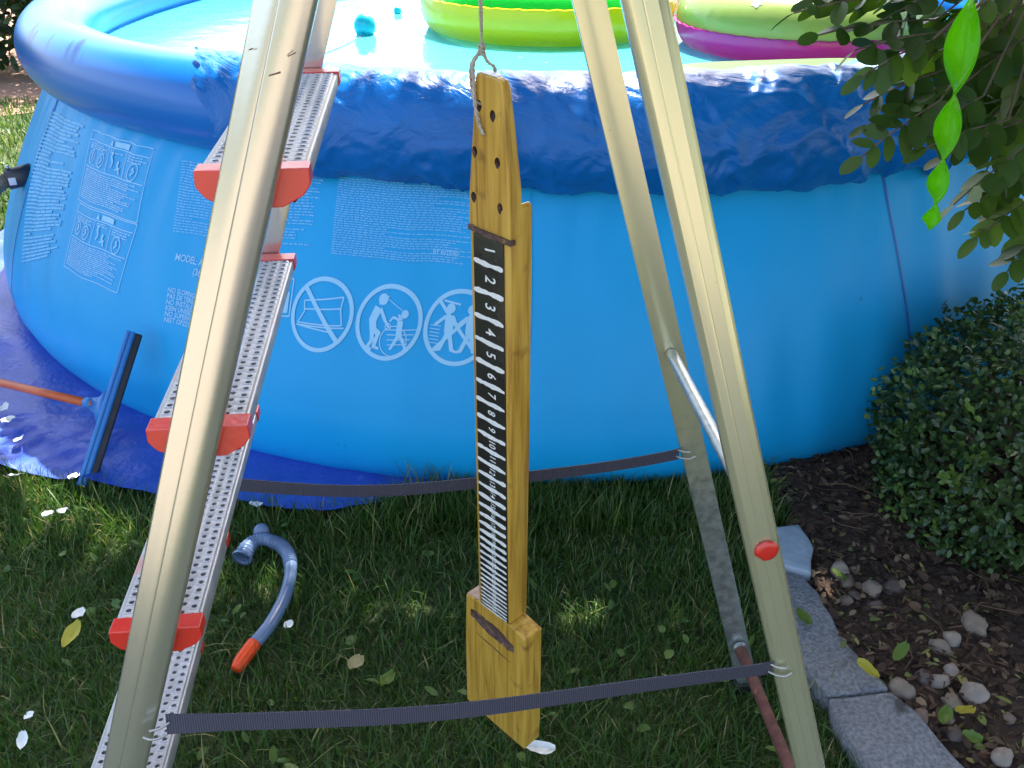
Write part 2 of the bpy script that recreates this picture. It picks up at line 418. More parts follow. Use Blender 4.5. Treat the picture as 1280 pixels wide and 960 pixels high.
# flower bed soil, slightly domed, right of the edging stones
bed = [(.575, 1.93), (.60, 1.62), (.622, 1.50), (.60, 1.38), (.615, 1.24), (.645, 1.12), (.70, 1.03), (.73, .93), (.76, .60), (2.6, .60), (2.6, 2.6), (1.5, 2.6), (1.0, 2.2), (.75, 1.98)]
BED = np.array(bed)
def inside(poly, x, y):
    c = np.zeros(np.shape(x), bool); n = len(poly); j = n - 1
    for i in range(n):
        xi, yi = poly[i]; xj, yj = poly[j]
        c ^= ((yi > y) != (yj > y)) & (x < (xj - xi) * (y - yi) / (yj - yi + 1e-12) + xi); j = i
    return c
def bed_z(x, y):
    return .030 + .012 * noise2(x * 6, y * 6, 3) + .006 * noise2(x * 21, y * 21, 4) + .02 * np.clip((x - .75) / .6, 0, 1)
gxx, gyy = np.meshgrid(np.arange(.50, 2.62, .022), np.arange(.58, 2.62, .022), indexing='ij')
ins = inside(BED, gxx, gyy)
zz = np.where(ins, bed_z(gxx, gyy), -.03)
nx, ny = gxx.shape
idx = np.arange(nx * ny).reshape(nx, ny)
q = np.stack([idx[:-1, :-1], idx[1:, :-1], idx[1:, 1:], idx[:-1, 1:]], -1).reshape(-1, 4)
keep = ins.ravel()[q].any(1)
tag(mesh('flower_bed_soil', np.stack([gxx, gyy, zz], -1).reshape(-1, 3), q[keep], M['soil'], smooth=True), kind='structure')
# sunlit bark strip in front of the far hedge
V = []; Fc = []
xs = np.linspace(-9, 8, 60)
for i, x in enumerate(xs):
    V += [(x, 5.35 + .12 * math.sin(x * 2.3) + .1 * rnd.random() + .25 * max(0, -x - 3), .004), (x, 9.5, .004)]
    if i: Fc.append((2 * i - 2, 2 * i, 2 * i + 1, 2 * i - 1))
tag(mesh('bark_path', V, Fc, M['bark_floor']), kind='structure')

# ------------------------------------------------------------------ pool geometry
RC = np.array([.195, 3.776]); RR, RZ, RT = 1.795, .788, .110      # inflatable ring
BC = np.array([.082, 3.668]); RB, BUL = 1.88, .109                 # foot of the wall
ZT = .736
def back(y):                                # the far half of the pool reaches further back
    return np.where(np.asarray(y) > RC[1], RC[1] + (np.asarray(y) - RC[1]) * 1.45, y)
def wall_pt(phi_deg, t, off=0.):
    """outer wall of the pool: phi in degrees, t = 0 foot .. 1 under the ring"""
    p = np.radians(np.asarray(phi_deg, float)); t = np.asarray(t, float)
    def f(p, t):
        tt = np.clip(t, 0, 1)
        k = np.sqrt(np.clip(1 - (1 - np.clip(tt / .25, 0, 1)) ** 2, 0, 1)) * BUL * (1 - np.clip((tt - .3) / .7, 0, 1) ** 1.6)
        r = RB + (RR - RB) * tt ** 1.3 + k
        pd = np.degrees(p)
        r = r + .0022 * noise2(pd * .55 + 3 * tt, tt * 2.5 + pd * .03, 90) + .0045 * noise2(pd * 1.1, tt * 1.3, 91) * np.clip((tt - .55) / .4, 0, 1) + .0035 * np.sin(pd * 1.3 + 4 * tt) * tt * (1 - tt) * 3 + .004 * np.exp(-((tt - .95) / .06) ** 2) * np.sin(pd * 2.1) 
        cx = BC[0] + (RC[0] - BC[0]) * tt; cy = BC[1] + (RC[1] - BC[1]) * tt
        return np.stack([cx + r * np.cos(p), back(cy + r * np.sin(p)), ZT * tt + 0 * p], -1)
    P = f(p, t)
    if np.any(off):
        a = f(p + .002, t) - f(p - .002, t); tl = np.clip(t - .01, .002, .98); b = f(p, tl + .02) - f(p, tl)
        nrm = np.cross(a, b); nrm /= np.linalg.norm(nrm, axis=-1, keepdims=True)
        P = P + nrm * np.asarray(off)[..., None] if np.ndim(off) else P + nrm * off
    return P
pool = thing('swimming_pool', (BC[0], BC[1], 0), 'round blue inflatable-ring swimming pool with printed warnings on its side', 'pool')
ph = np.linspace(-180, 180, 577)[:-1]; tt = np.concatenate([np.linspace(0, .06, 10)[:-1] ** 1.0, np.linspace(.06, 1, 64)])
PP, TT = np.meshgrid(ph, tt, indexing='ij')
V = wall_pt(PP, TT).reshape(-1, 3); a, b_ = PP.shape
idx = np.arange(a * b_).reshape(a, b_)
nxt = np.roll(idx, -1, 0)
q = np.stack([idx[:, :-1], nxt[:, :-1], nxt[:, 1:], idx[:, 1:]], -1).reshape(-1, 4)
mesh('pool_wall', V, q, M['pool_wall'], pool, True)
# inflatable top ring
na, nb_ = 240, 40
A = np.linspace(0, 2 * np.pi, na, endpoint=False); Bv = np.linspace(0, 2 * np.pi, nb_, endpoint=False)
AA, BB = np.meshgrid(A, Bv, indexing='ij')
rt = RT * (1 + .012 * np.sin(AA * 9) + .006 * np.sin(AA * 23 + BB))
rr = RR + rt * np.cos(BB)
V = np.stack([RC[0] + rr * np.cos(AA), back(RC[1] + rr * np.sin(AA)), RZ + rt * np.sin(BB)], -1).reshape(-1, 3)
idx = np.arange(na * nb_).reshape(na, nb_); i1 = np.roll(idx, -1, 0); i2 = np.roll(idx, -1, 1); i3 = np.roll(i1, -1, 1)
mesh('inflatable_ring', V, np.stack([idx, i1, i3, i2], -1).reshape(-1, 4), M['pool_ring'], pool, True)
# weld band under the ring
V = []; Fc = []
for i, p_ in enumerate(np.linspace(-180, 180, 241)):
    for t_, o_ in ((.90, .0012), (.99, .004)):
        V.append(wall_pt(p_, t_, o_))
    if i: Fc.append((2 * i - 2, 2 * i, 2 * i + 1, 2 * i - 1))
# inner liner
V = []; Fc = []; nA = 120; prof = [(RR - .02, RZ - .05), (RB + .02, .45), (RB + .06, .16), (RB - .03, .035), (1.2, .03), (.5, .03), (.01, .03)]
for i in range(nA):
    p_ = 2 * math.pi * i / nA
    for r_, z_ in prof:
        f_ = z_ / ZT
        V.append((BC[0] + (RC[0] - BC[0]) * f_ + (r_ - .012) * math.cos(p_), float(back(BC[1] + (RC[1] - BC[1]) * f_ + (r_ - .012) * math.sin(p_))), z_))
k = len(prof)
for i in range(nA):
    j = (i + 1) % nA
    for m_ in range(k - 1): Fc.append((i * k + m_, i * k + m_ + 1, j * k + m_ + 1, j * k + m_))
mesh('pool_liner', V, Fc, M['liner'], pool, True)
# seams welded down the wall
def seam(pts, wd):
    V = []; Fc = []
    P = spline([(a_, b2, 0) for a_, b2 in pts], 10)
    for i, p_ in enumerate(P):
        for sg, of in ((-wd, .0006), (-wd * .5, .0022), (wd * .5, .0022), (wd, .0006)):
            V.append(wall_pt(p_[0] + sg, p_[1], of))
        if i:
            for c_ in range(3): Fc.append((4 * i - 4 + c_, 4 * i - 3 + c_, 4 * i + 1 + c_, 4 * i + c_))
    return V, Fc
M['seam'] = mat('seam_weld', (.008, .13, .42), (.010, .16, .48), .4)
v_, f_ = seam([(-68.9, .93), (-68.2, .81), (-67.2, .67), (-65.8, .475), (-65.2, .33), (-65.0, .15)], .14)
mesh('wall_seam', v_, f_, M['seam'], pool, True)
v_, f_ = seam([(-94.6, .93), (-93.9, .78), (-93.1, .567), (-92.6, .3)], .05)
mesh('wall_seam', v_, f_, M['pool_wall'], pool, True)
v_, f_ = seam([(-146.2, .93), (-145.7, .7), (-145.5, .5), (-145.4, .2)], .06)
mesh('wall_seam', v_, f_, M['seam'], pool, True)

# ---- print on the wall (flat ink, laid 1.5 mm off the vinyl)
INK = .0022
class Ink:
    def __init__(s): s.V = []; s.F = []
    def poly(s, pts):                       # list of (phi,t)
        k = len(s.V); s.V += [tuple(wall_pt(a_, b2, INK)) for a_, b2 in pts]
        for tri in tessellate_polygon([[Vector((a_, b2 * 40, 0)) for a_, b2 in pts]]): s.F.append(tuple(k + i for i in tri))
    def line(s, p0, p1, wd):                # width in metres
        dp, dt = (p1[0] - p0[0]) * .034, (p1[1] - p0[1]) * .736
        l = math.hypot(dp, dt) or 1; nx_, nt_ = -dt / l * wd / 2 / .034, dp / l * wd / 2 / .736
        n_ = max(1, int(l / .022)); k = len(s.V)
        for i in range(n_ + 1):
            f = i / n_; a_, b2 = p0[0] + (p1[0] - p0[0]) * f, p0[1] + (p1[1] - p0[1]) * f
            s.V += [tuple(wall_pt(a_ + nx_, b2 + nt_, INK)), tuple(wall_pt(a_ - nx_, b2 - nt_, INK))]
            if i: s.F.append((k + 2 * i - 2, k + 2 * i - 1, k + 2 * i + 1, k + 2 * i))
    def ring(s, c, r0, r1, n_=40):          # radii in metres
        k = len(s.V)
        for i in range(n_):
            a_ = 2 * math.pi * i / n_
            for r_ in (r0, r1): s.V.append(tuple(wall_pt(c[0] + r_ * math.cos(a_) / .034, c[1] + r_ * math.sin(a_) / .736, INK)))
        for i in range(n_):
            j = (i + 1) % n_; s.F.append((k + 2 * i, k + 2 * i + 1, k + 2 * j + 1, k + 2 * j))
    def blob(s, c, r, n_=12): s.poly([(c[0] + r * math.cos(2 * math.pi * i / n_) / .034, c[1] + r * math.sin(2 * math.pi * i / n_) / .736) for i in range(n_)])
    def build(s, name, m, parent): return mesh(name, s.V, s.F, m, parent)

def bil(c, u, v):                           # c = TL,TR,BR,BL ; v downwards
    f = lambda k: (c[0][k] * (1 - u) + c[1][k] * u) * (1 - v) + (c[3][k] * (1 - u) + c[2][k] * u) * v
    return f(0), f(1)
def textblock(ink, c, rows, h, ragged=.25, seed=1, word=.02):
    r_ = random.Random(seed); ln = abs(c[1][0] - c[0][0]) * .034
    for i in range(rows):
        v = (i + .5) / rows; end = 1 - ragged * r_.random() ** 2 * (1.6 if r_.random() < .3 else .5)
        u = 0
        while u < end:
            wl = min((.5 + r_.random()) * word / ln, end - u)
            ink.line(bil(c, u, v), bil(c, u + wl, v), h * (.8 + .4 * r_.random())); u += wl + .0028 / ln
def add_print(name, m, fn, kind=None):
    k = Ink(); fn(k); o = k.build(name, m, pool)
    if kind: o['kind'] = kind
    return o
CA = [(-147.8, .875), (-137.2, .895), (-135.0, .48), (-142.6, .35)]
add_print('fine_print', M['print_soft'], lambda k: textblock(k, CA, 40, .0052, .55, 3, .05), 'stuff')
CC = [(-122.5, .888), (-109.4, .905), (-109.3, .715), (-121.2, .683)]
add_print('fine_print', M['print_soft'], lambda k: textblock(k, [CC[0], bil(CC, .46, 0), bil(CC, .46, 1), CC[3]], 26, .0027, .5, 5, .014), 'stuff')
add_print('fine_print', M['print_soft'], lambda k: textblock(k, [bil(CC, .60, 0), CC[1], CC[2], bil(CC, .60, 1)], 24, .0027, .6, 9, .014), 'stuff')
CD = [(-108.4, .908), (-97.4, .912), (-96.9, .706), (-107.5, .704)]
add_print('fine_print', M['print_soft'], lambda k: textblock(k, CD, 33, .0021, .55, 6, .011), 'stuff')

def panel(k, c, seed):
    ln = lambda u0, v0, u1, v1, w_=.0022: k.line(bil(c, u0, v0), bil(c, u1, v1), w_)
    ln(.04, 0, 1, 0); ln(0, 1, 1, 1); ln(.04, 0, 0, 1); ln(1, 0, 1, 1); ln(.04, .13, .98, .13); ln(.40, .13, .40, .50); ln(.66, .13, .66, .50); ln(.04, .50, .98, .50)
    for u, v in ((.12, .35), (.29, .36), (.80, .37)):
        k.ring(bil(c, u, v), .014 if u < .5 else .018, .017 if u < .5 else .021, 20)
    for u, v in ((.12, .35), (.29, .36), (.80, .37)):
        k.blob(bil(c, u, v - .04), .004, 8); k.line(bil(c, u - .02, v + .05), bil(c, u + .02, v - .02), .005)
    k.line(bil(c, .46, .24), bil(c, .49, .33), .006); k.line(bil(c, .49, .33), bil(c, .47, .40), .005); k.line(bil(c, .55, .34), bil(c, .60, .46), .006); k.line(bil(c, .53, .42), bil(c, .60, .38), .004)
    k.blob(bil(c, .47, .21), .005, 8); k.blob(bil(c, .56, .32), .005, 8)
    k.poly([bil(c, .40, .11), bil(c, .45, .11), bil(c, .425, .03)])
    k.line(bil(c, .48, .07), bil(c, .68, .07), .012)
    for b3, rows in (([bil(c, .06, .16), bil(c, .37, .16), bil(c, .37, .24), bil(c, .06, .24)], 3), ([bil(c, .43, .15), bil(c, .63, .15), bil(c, .63, .21), bil(c, .43, .21)], 2), ([bil(c, .69, .15), bil(c, .96, .15), bil(c, .96, .26), bil(c, .69, .26)], 3), ([bil(c, .05, .53), bil(c, .95, .53), bil(c, .90, .95), bil(c, .03, .95)], 15)):
        textblock(k, b3, rows, .0022, .5, seed + rows, .014)
PB1 = [(-136.0, .892), (-126.1, .896), (-125.3, .679), (-134.2, .675)]; PB2 = [(-134.1, .667), (-125.2, .675), (-125.5, .458), (-133.7, .454)]
for c_, sd in ((PB1, 20), (PB2, 40)):
    o = add_print('warning_panel', M['print'], lambda k: panel(k, c_, sd), 'stuff')
def textmesh(body, size, bold=0.):
    cu = bpy.data.curves.new('lettering', 'FONT'); cu.body = body; cu.size = size; cu.resolution_u = 3; cu.offset = size * bold
    o = bpy.data.objects.new('lettering_tmp', cu); COL.objects.link(o)
    dg = bpy.context.evaluated_depsgraph_get(); dg.update()
    me = bpy.data.meshes.new_from_object(o.evaluated_get(dg))
    V = [tuple(v.co) for v in me.vertices]; Fc = [tuple(p.vertices) for p in me.polygons]
    bpy.data.objects.remove(o); bpy.data.curves.remove(cu); bpy.data.meshes.remove(me)
    return np.array(V).reshape(-1, 3), Fc
def wall_text(body, at, size, slope=0., sx=1.0, m='print'):
    V, Fc = textmesh(body, size, .022)
    V = [wall_pt(at[0] + x * sx / .034, at[1] + (y + x * slope) / .736, INK) for x, y, z in V]
    return mesh('printed_text', V, Fc, M[m], pool)
wall_text('MODEL: A 12', (-120.4, .606), .021, .02); wall_text('(366', (-118.4, .578), .021, .02)
for i, s_ in enumerate(('NO SLOPING GROUND', 'PAS DE TERRAIN', 'NO INSTALE LA', 'KEIN UNEBENEN', 'NO SUPERFICIE', 'NIET OPZETTEN')):
    wall_text(s_, (-120.35 + .05 * i, .510 - i * .0178), .0155, .02, 1.0)
wall_text('BY INTEX®', (-100.4, .727), .0125)
# small boxed symbol beside the ladder
def boxsym(k):
    c = [(-112.4, .612), (-109.9, .622), (-109.7, .517), (-112.2, .508)]
    for i in range(4): k.line(c[i], c[(i + 1) % 4], .003)
    k.line(bil(c, .8, .35), bil(c, .8, .92), .022)
add_print('boxed_symbol', M['print'], boxsym)
PR, PWD = .0780, .0095
def pic_base(k, c): k.ring(c, PR - PWD, PR, 48)
def pt_(c, x, y): return (c[0] + x * PR / .034, c[1] + y * PR / .736)
def pictogram(name, c, fn):
    k = Ink(); pic_base(k, c); fn(k, c); k.build(name, M['print'], pool)
def pic1(k, c):
    g = lambda *a: k.line(pt_(c, a[0], a[1]), pt_(c, a[2], a[3]), .0032)
    k.line(pt_(c, -.64, .64), pt_(c, .64, -.64), .010)
    for s_ in ((-.62, .30, .60, .52), (-.62, .30, -.55, .02), (-.55, .02, -.72, -.30), (-.72, -.30, .68, -.22), (.60, .52, .58, .2), (.58, .2, .70, -.22), (-.58, .08, .58, .22), (-.75, -.36, .5, -.42), (-.75, -.36, .78, -.28)): g(*s_)
def person(k, c, pts, head, hr=.13):
    for a_, b2, w_ in pts: k.line(pt_(c, *a_), pt_(c, *b2), w_ * PR)
    for a_, b2, w_ in pts: k.blob(pt_(c, *b2), w_ * PR / 2, 8)
    k.blob(pt_(c, *head), hr * PR, 14)
def pic2(k, c):
    person(k, c, [((-.36, .36), (-.48, .02), .24), ((-.48, .02), (-.42, -.22), .22), ((-.42, -.22), (-.24, -.30), .16), ((-.24, -.30), (-.32, -.66), .12), ((-.46, -.2), (-.40, -.50), .13), ((-.40, -.50), (-.52, -.72), .10), ((-.52, -.72), (-.40, -.74), .08), ((-.32, -.66), (-.18, -.70), .08), ((-.30, .34), (-.10, .05), .10), ((-.10, .05), (.02, -.08), .08)], (-.26, .58), .15)
    k.line(pt_(c, -.36, .44), pt_(c, -.10, .68), .05 * PR)
    person(k, c, [((.36, .08), (.38, -.28), .17), ((.38, -.28), (.26, -.55), .10), ((.26, -.55), (.20, -.66), .08), ((.40, -.28), (.54, -.46), .10), ((.54, -.46), (.64, -.64), .08), ((.34, .10), (.14, .16), .07), ((.14, .16), (.06, .06), .06), ((.40, .10), (.30, .22), .07)], (.46, .26), .11)
    k.ring(pt_(c, .02, -.10), .07 * PR, .10 * PR, 16); k.ring(pt_(c, .24, -.46), .38 * PR, .41 * PR, 28)
    for i in range(4): k.line(pt_(c, .0 + .03 * i, -.18 - .13 * i), pt_(c, .88 - .07 * i, -.12 - .13 * i), .0022)
    k.line(pt_(c, -.1, .6), pt_(c, .5, .28), .0016)
def pic3(k, c):
    for s_ in (1, -1): k.line(pt_(c, -.62, .62 * s_), pt_(c, .62, -.62 * s_), .0075)
    for dx in (-.28, .34):
        person(k, c, [((dx, .30), (dx + .03, -.12), .26), ((dx + .02, -.12), (dx - .16, -.58), .12), ((dx + .06, -.12), (dx + .20, -.58), .12), ((dx - .1, .28), (dx - .38, .04), .09), ((dx + .1, .28), (dx + .26, .02), .09), ((dx - .16, -.58), (dx - .26, -.62), .08), ((dx + .2, -.58), (dx + .30, -.62), .08)], (dx, .48), .13)
    for i in range(6): k.line(pt_(c, -.80, .02 - .09 * i), pt_(c, -.50, .0 - .09 * i), .0018)
    k.line(pt_(c, -.52, .66), pt_(c, -.02, .60), .004)
pictogram('warning_pictogram', (-107.3, .538), pic1); pictogram('warning_pictogram', (-102.5, .538), pic2); pictogram('warning_pictogram', (-97.8, .538), pic3)

# water
V = [(RC[0], RC[1], .722)]; Fc = []
for i in range(96):
    p_ = 2 * math.pi * i / 96; V.append((RC[0] + (RR - .06) * math.cos(p_), float(back(RC[1] + (RR - .06) * math.sin(p_))), .722))
    Fc.append((0, i + 1, (i + 1) % 96 + 1))
tag(mesh('pool_water', V, Fc, M['water']), 'bright turquoise water inside the pool', kind='structure')

# blue tarpaulin folded over the near side of the ring
def build_tarp():
    nu, nv = 900, 90
    a = np.linspace(168, -92, nv)[None]            # round the tube: 168 inner side .. 90 top .. 0 outer .. -92 below
    lim = np.interp(a, [-92, -50, 60, 110, 168], [-115.2, -116.2, -120.2, -122.8, -124.2])
    u = np.linspace(0, 1, nu)[:, None]
    edge = .8 * noise2(a / 14., a * 0 + 2, 5)
    phi = (lim + edge) + (-30 - lim - edge) * u
    al = phi * .0314; s_ = a * .00203                 # arc metres
    def ridge(x, y, sd): return 1 - np.abs(noise2(x, y, sd)) * 2
    hang = .5 + .5 * noise2(al * 5, s_ * 0, 8)
    right = np.clip((phi + 88) / 22, 0, 1); low_ = np.clip((-a - 5) / 60, 0, 1)
    sl = s_ * (.25 + .5 * right) + .10 * noise2(al * 3, s_ * 4, 12)          # folds run across the rim, slanting towards the right
    r1 = np.clip(ridge((al + sl) * 6, s_ * 1.2, 21), -.5, 1); r2 = ridge((al + sl * .8) * 14, s_ * 2.5, 22); r3 = ridge((al + sl * .6) * 32, s_ * 5, 23); r4 = ridge((al + sl) * 62, s_ * 11, 24)
    wx_, wy_ = al + .03 * noise2(al * 11, s_ * 11, 33), s_ + .03 * noise2(al * 11 + 7, s_ * 11, 34)
    cr_ = ridge(wx_ * 16 + wy_ * 9, wy_ * 15 - wx_ * 5, 35); cr2 = ridge(wx_ * 34 - wy_ * 20, wy_ * 30 + wx_ * 8, 36)
    d = .0085 * r1 + .0042 * r2 + .0007 * r3 + (.0034 + .0030 * right) * cr_ + .0018 * cr2 - .002 + .002 * ridge(al * 9 + s_ * 14, s_ * 12 - al * 6, 25) * low_
    d = d * (.55 + .9 * low_ + .5 * right) + right * .008 * np.clip(ridge((al + s_ * .9) * 4.2, s_ * 1.2, 41), -.2, 1)
    amin = -60 - 7 * (hang - .5) - 5 * right + 2.2 * noise2(al * 9, s_ * 0 + 3, 9) + .5 * noise2(al * 40, s_ * 0 + 5, 10)
    t = (168 - a) / (168 + 92); aa = 168 - t * (168 - amin)
    rad = RT + .003 + np.clip(d + .001, .0, .05) + .008 * low_
    ar = np.radians(aa); pr = np.radians(phi)
    r = RR + rad * np.cos(ar)
    z = RZ + rad * np.sin(ar) - .005 * low_
    V = np.stack([RC[0] + r * np.cos(pr), RC[1] + r * np.sin(pr), z], -1).reshape(-1, 3)
    idx = np.arange(nu * nv).reshape(nu, nv)
    q = np.stack([idx[:-1, :-1], idx[1:, :-1], idx[1:, 1:], idx[:-1, 1:]], -1).reshape(-1, 4)
    o = mesh('tarpaulin', V, q, M['tarp'], None, True, org=(.2, 2.0, .8))
    for nm, arr in (('along', al + sl), ('across', s_ + 0 * al)):
        at_ = o.data.attributes.new(nm, 'FLOAT', 'POINT'); at_.data.foreach_set('value', np.broadcast_to(arr, (nu, nv)).astype(np.float32).ravel())
    return o
tag(build_tarp(), 'crumpled glossy dark blue tarpaulin draped over the near rim of the pool', 'tarpaulin')

# groundsheet under the pool
def build_sheet():
    outer = spline([(-2.05, 4.6, 0), (-2.0, 3.9, 0), (-1.99, 3.3, 0), (-2.08, 2.6, 0), (-1.75, 2.02, 0), (-1.42, 1.86, 0), (-1.228, 1.80, 0), (-1.02, 1.745, 0), (-.80, 1.69, 0), (-.60, 1.655, 0), (-.47, 1.632, 0), (-.36, 1.640, 0), (-.24, 1.69, 0), (-.10, 1.725, 0), (.05, 1.745, 0), (.25, 1.775, 0), (.5, 1.84, 0)], 9)
    V = []; Fc = []; m_ = 34
    for i, o in enumerate(outer):
        p_ = math.atan2(o[1] - BC[1], o[0] - BC[0]); inn = (BC[0] + 1.60 * math.cos(p_), BC[1] + 1.60 * math.sin(p_))
        for j in range(m_):
            f = j / (m_ - 1); V.append((o[0] + (inn[0] - o[0]) * f, o[1] + (inn[1] - o[1]) * f, 0))
        if i:
            for j in range(m_ - 1): Fc.append(((i - 1) * m_ + j, i * m_ + j, i * m_ + j + 1, (i - 1) * m_ + j + 1))
    V = np.array(V); x, y = V[:, 0], V[:, 1]
    rr_ = np.hypot(x - BC[0], y - BC[1]); free = np.clip((rr_ - 1.9) / .12, 0, 1)
    edgef = np.tile(np.exp(-np.linspace(0, 1, m_) * 5), len(outer))
    h = .010 * (1 - np.abs(noise2(x * 6 + y * 2, y * 5, 50)) * 2) + .007 * (1 - np.abs(noise2(x * 15 - y * 6, y * 13, 51)) * 2) + .003 * noise2(x * 40, y * 40, 52)
    V[:, 2] = .024 + np.clip(h, -.012, .05) * free * .9 + .010 * edgef
    return mesh('groundsheet', V, Fc, M['sheet'], None, True)
tag(build_sheet(), 'wrinkled violet-blue groundsheet spread under the pool and its near side', 'groundsheet')

# ------------------------------------------------------------------ step ladder (solved from the photograph's perspective)
LO = np.array([-.0383, .8995, 0]); LH, LA, LB = 1.6212, .3409, .2999
WF0, KF, WR0, KR = .1749, .0427, .1325, .0435; LY = R(5.6557)
LR = np.array([math.cos(LY), math.sin(LY), 0]); LD = np.array([-math.sin(LY), math.cos(LY), 0])
DZ, Z5, TW = .2237, .1941, .083
def LP(z, side, rear, r=0., d=0.):
    drop = LH - z; wd = (WR0 + KR * drop) if rear else (WF0 + KF * drop); x = LB * drop if rear else -LA * drop
    return LO + LR * (x + r) + LD * (wd * side + d) + np.array([0, 0, z])
lad = thing('step_ladder', tuple(LO), 'aluminium step ladder with perforated treads and red plastic end caps', 'ladder')
def rail(name, side, rear, prof, m, z1):
    rings = []
    for z in np.linspace(0.0, z1, 9):
        rings.append([LP(z, side, rear, px, side * py) for px, py in prof])
    V, Fc = loft(rings); o = mesh(name, V, Fc, m, lad)
    bm = bmesh.new(); bm.from_mesh(o.data); bmesh.ops.recalc_face_normals(bm, faces=bm.faces); bm.to_mesh(o.data); bm.free()
    return autosmooth(bevel(o, .0010, 2, 40), 32)
hw = .0222
profF = [(-hw, -.003), (-hw, .011), (-hw + .0015, .0135), (-hw + .0035, .0142), (-.0155, .0150), (-.0125, .0162), (-.0085, .0172), (-.0045, .0176), (-.0040, .0170), (-.0032, .0177), (.0015, .0181), (.0060, .0178), (.0105, .0168), (.0140, .0154), (.0172, .0140), (.0186, .0134), (.0200, .0126), (hw, .0090), (hw, -.003)]
hr = .0185
profR = [(-hr, -.002), (-hr, .009), (-hr + .006, .0145), (-.004, .0150), (-.0032, .0143), (-.0022, .0150), (hr - .010, .0150), (hr - .0085, .0140), (hr - .003, .0125), (hr, .008), (hr, -.002)]
for sd in (-1, 1):
    rail('stile', sd, 0, profF, M['alu'], LH)
def farleg():  # lower half worn to grey, yellow above includes the painted grass reflection
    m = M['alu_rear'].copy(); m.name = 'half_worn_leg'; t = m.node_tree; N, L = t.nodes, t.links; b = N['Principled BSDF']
    src = b.inputs['Base Color'].links[0].from_socket
    tc = N.new('ShaderNodeTexCoord'); sx = N.new('ShaderNodeSeparateXYZ'); L.new(tc.outputs['Object'], sx.inputs[0])
    n1 = N.new('ShaderNodeTexNoise'); n1.inputs['Scale'].default_value = 70; n1.inputs['Detail'].default_value = 6; L.new(tc.outputs['Object'], n1.inputs[0])
    gr = N.new('ShaderNodeValToRGB'); gr.color_ramp.elements[0].color = (.30, .32, .31, 1); gr.color_ramp.elements[1].color = (.52, .54, .52, 1); gr.color_ramp.elements[0].position = .35; gr.color_ramp.elements[1].position = .65; L.new(n1.outputs[0], gr.inputs[0])
    ad = N.new('ShaderNodeMath'); ad.operation = 'MULTIPLY_ADD'; ad.inputs[1].default_value = .18; L.new(n1.outputs[0], ad.inputs[0]); L.new(sx.outputs[2], ad.inputs[2])
    mr = N.new('ShaderNodeMapRange'); mr.inputs[1].default_value = .52; mr.inputs[2].default_value = .70; L.new(ad.outputs[0], mr.inputs[0])
    mx = N.new('ShaderNodeMixRGB'); L.new(mr.outputs[0], mx.inputs[0]); L.new(gr.outputs[0], mx.inputs[1]); L.new(src, mx.inputs[2]); L.new(mx.outputs[0], b.inputs['Base Color'])
    return m
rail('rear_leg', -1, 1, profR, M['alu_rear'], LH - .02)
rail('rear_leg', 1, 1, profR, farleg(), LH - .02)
# paint scratches on the near stile
for z_, r_, l_, sl_ in ((1.165, .004, .008, .25), (1.178, .013, .005, .5), (1.182, -.016, .003, .3)):
    V = []
    for i in range(5):
        f = i / 4 - .5; V += [LP(z_ + f * l_ * sl_ + .0006, -1, 0, r_ + f * l_, -.0186), LP(z_ + f * l_ * sl_ - .0004, -1, 0, r_ + f * l_, -.0186)]
    mesh('paint_scratch', V, [(2 * i, 2 * i + 1, 2 * i + 3, 2 * i + 2) for i in range(4)], M['rust'], lad)
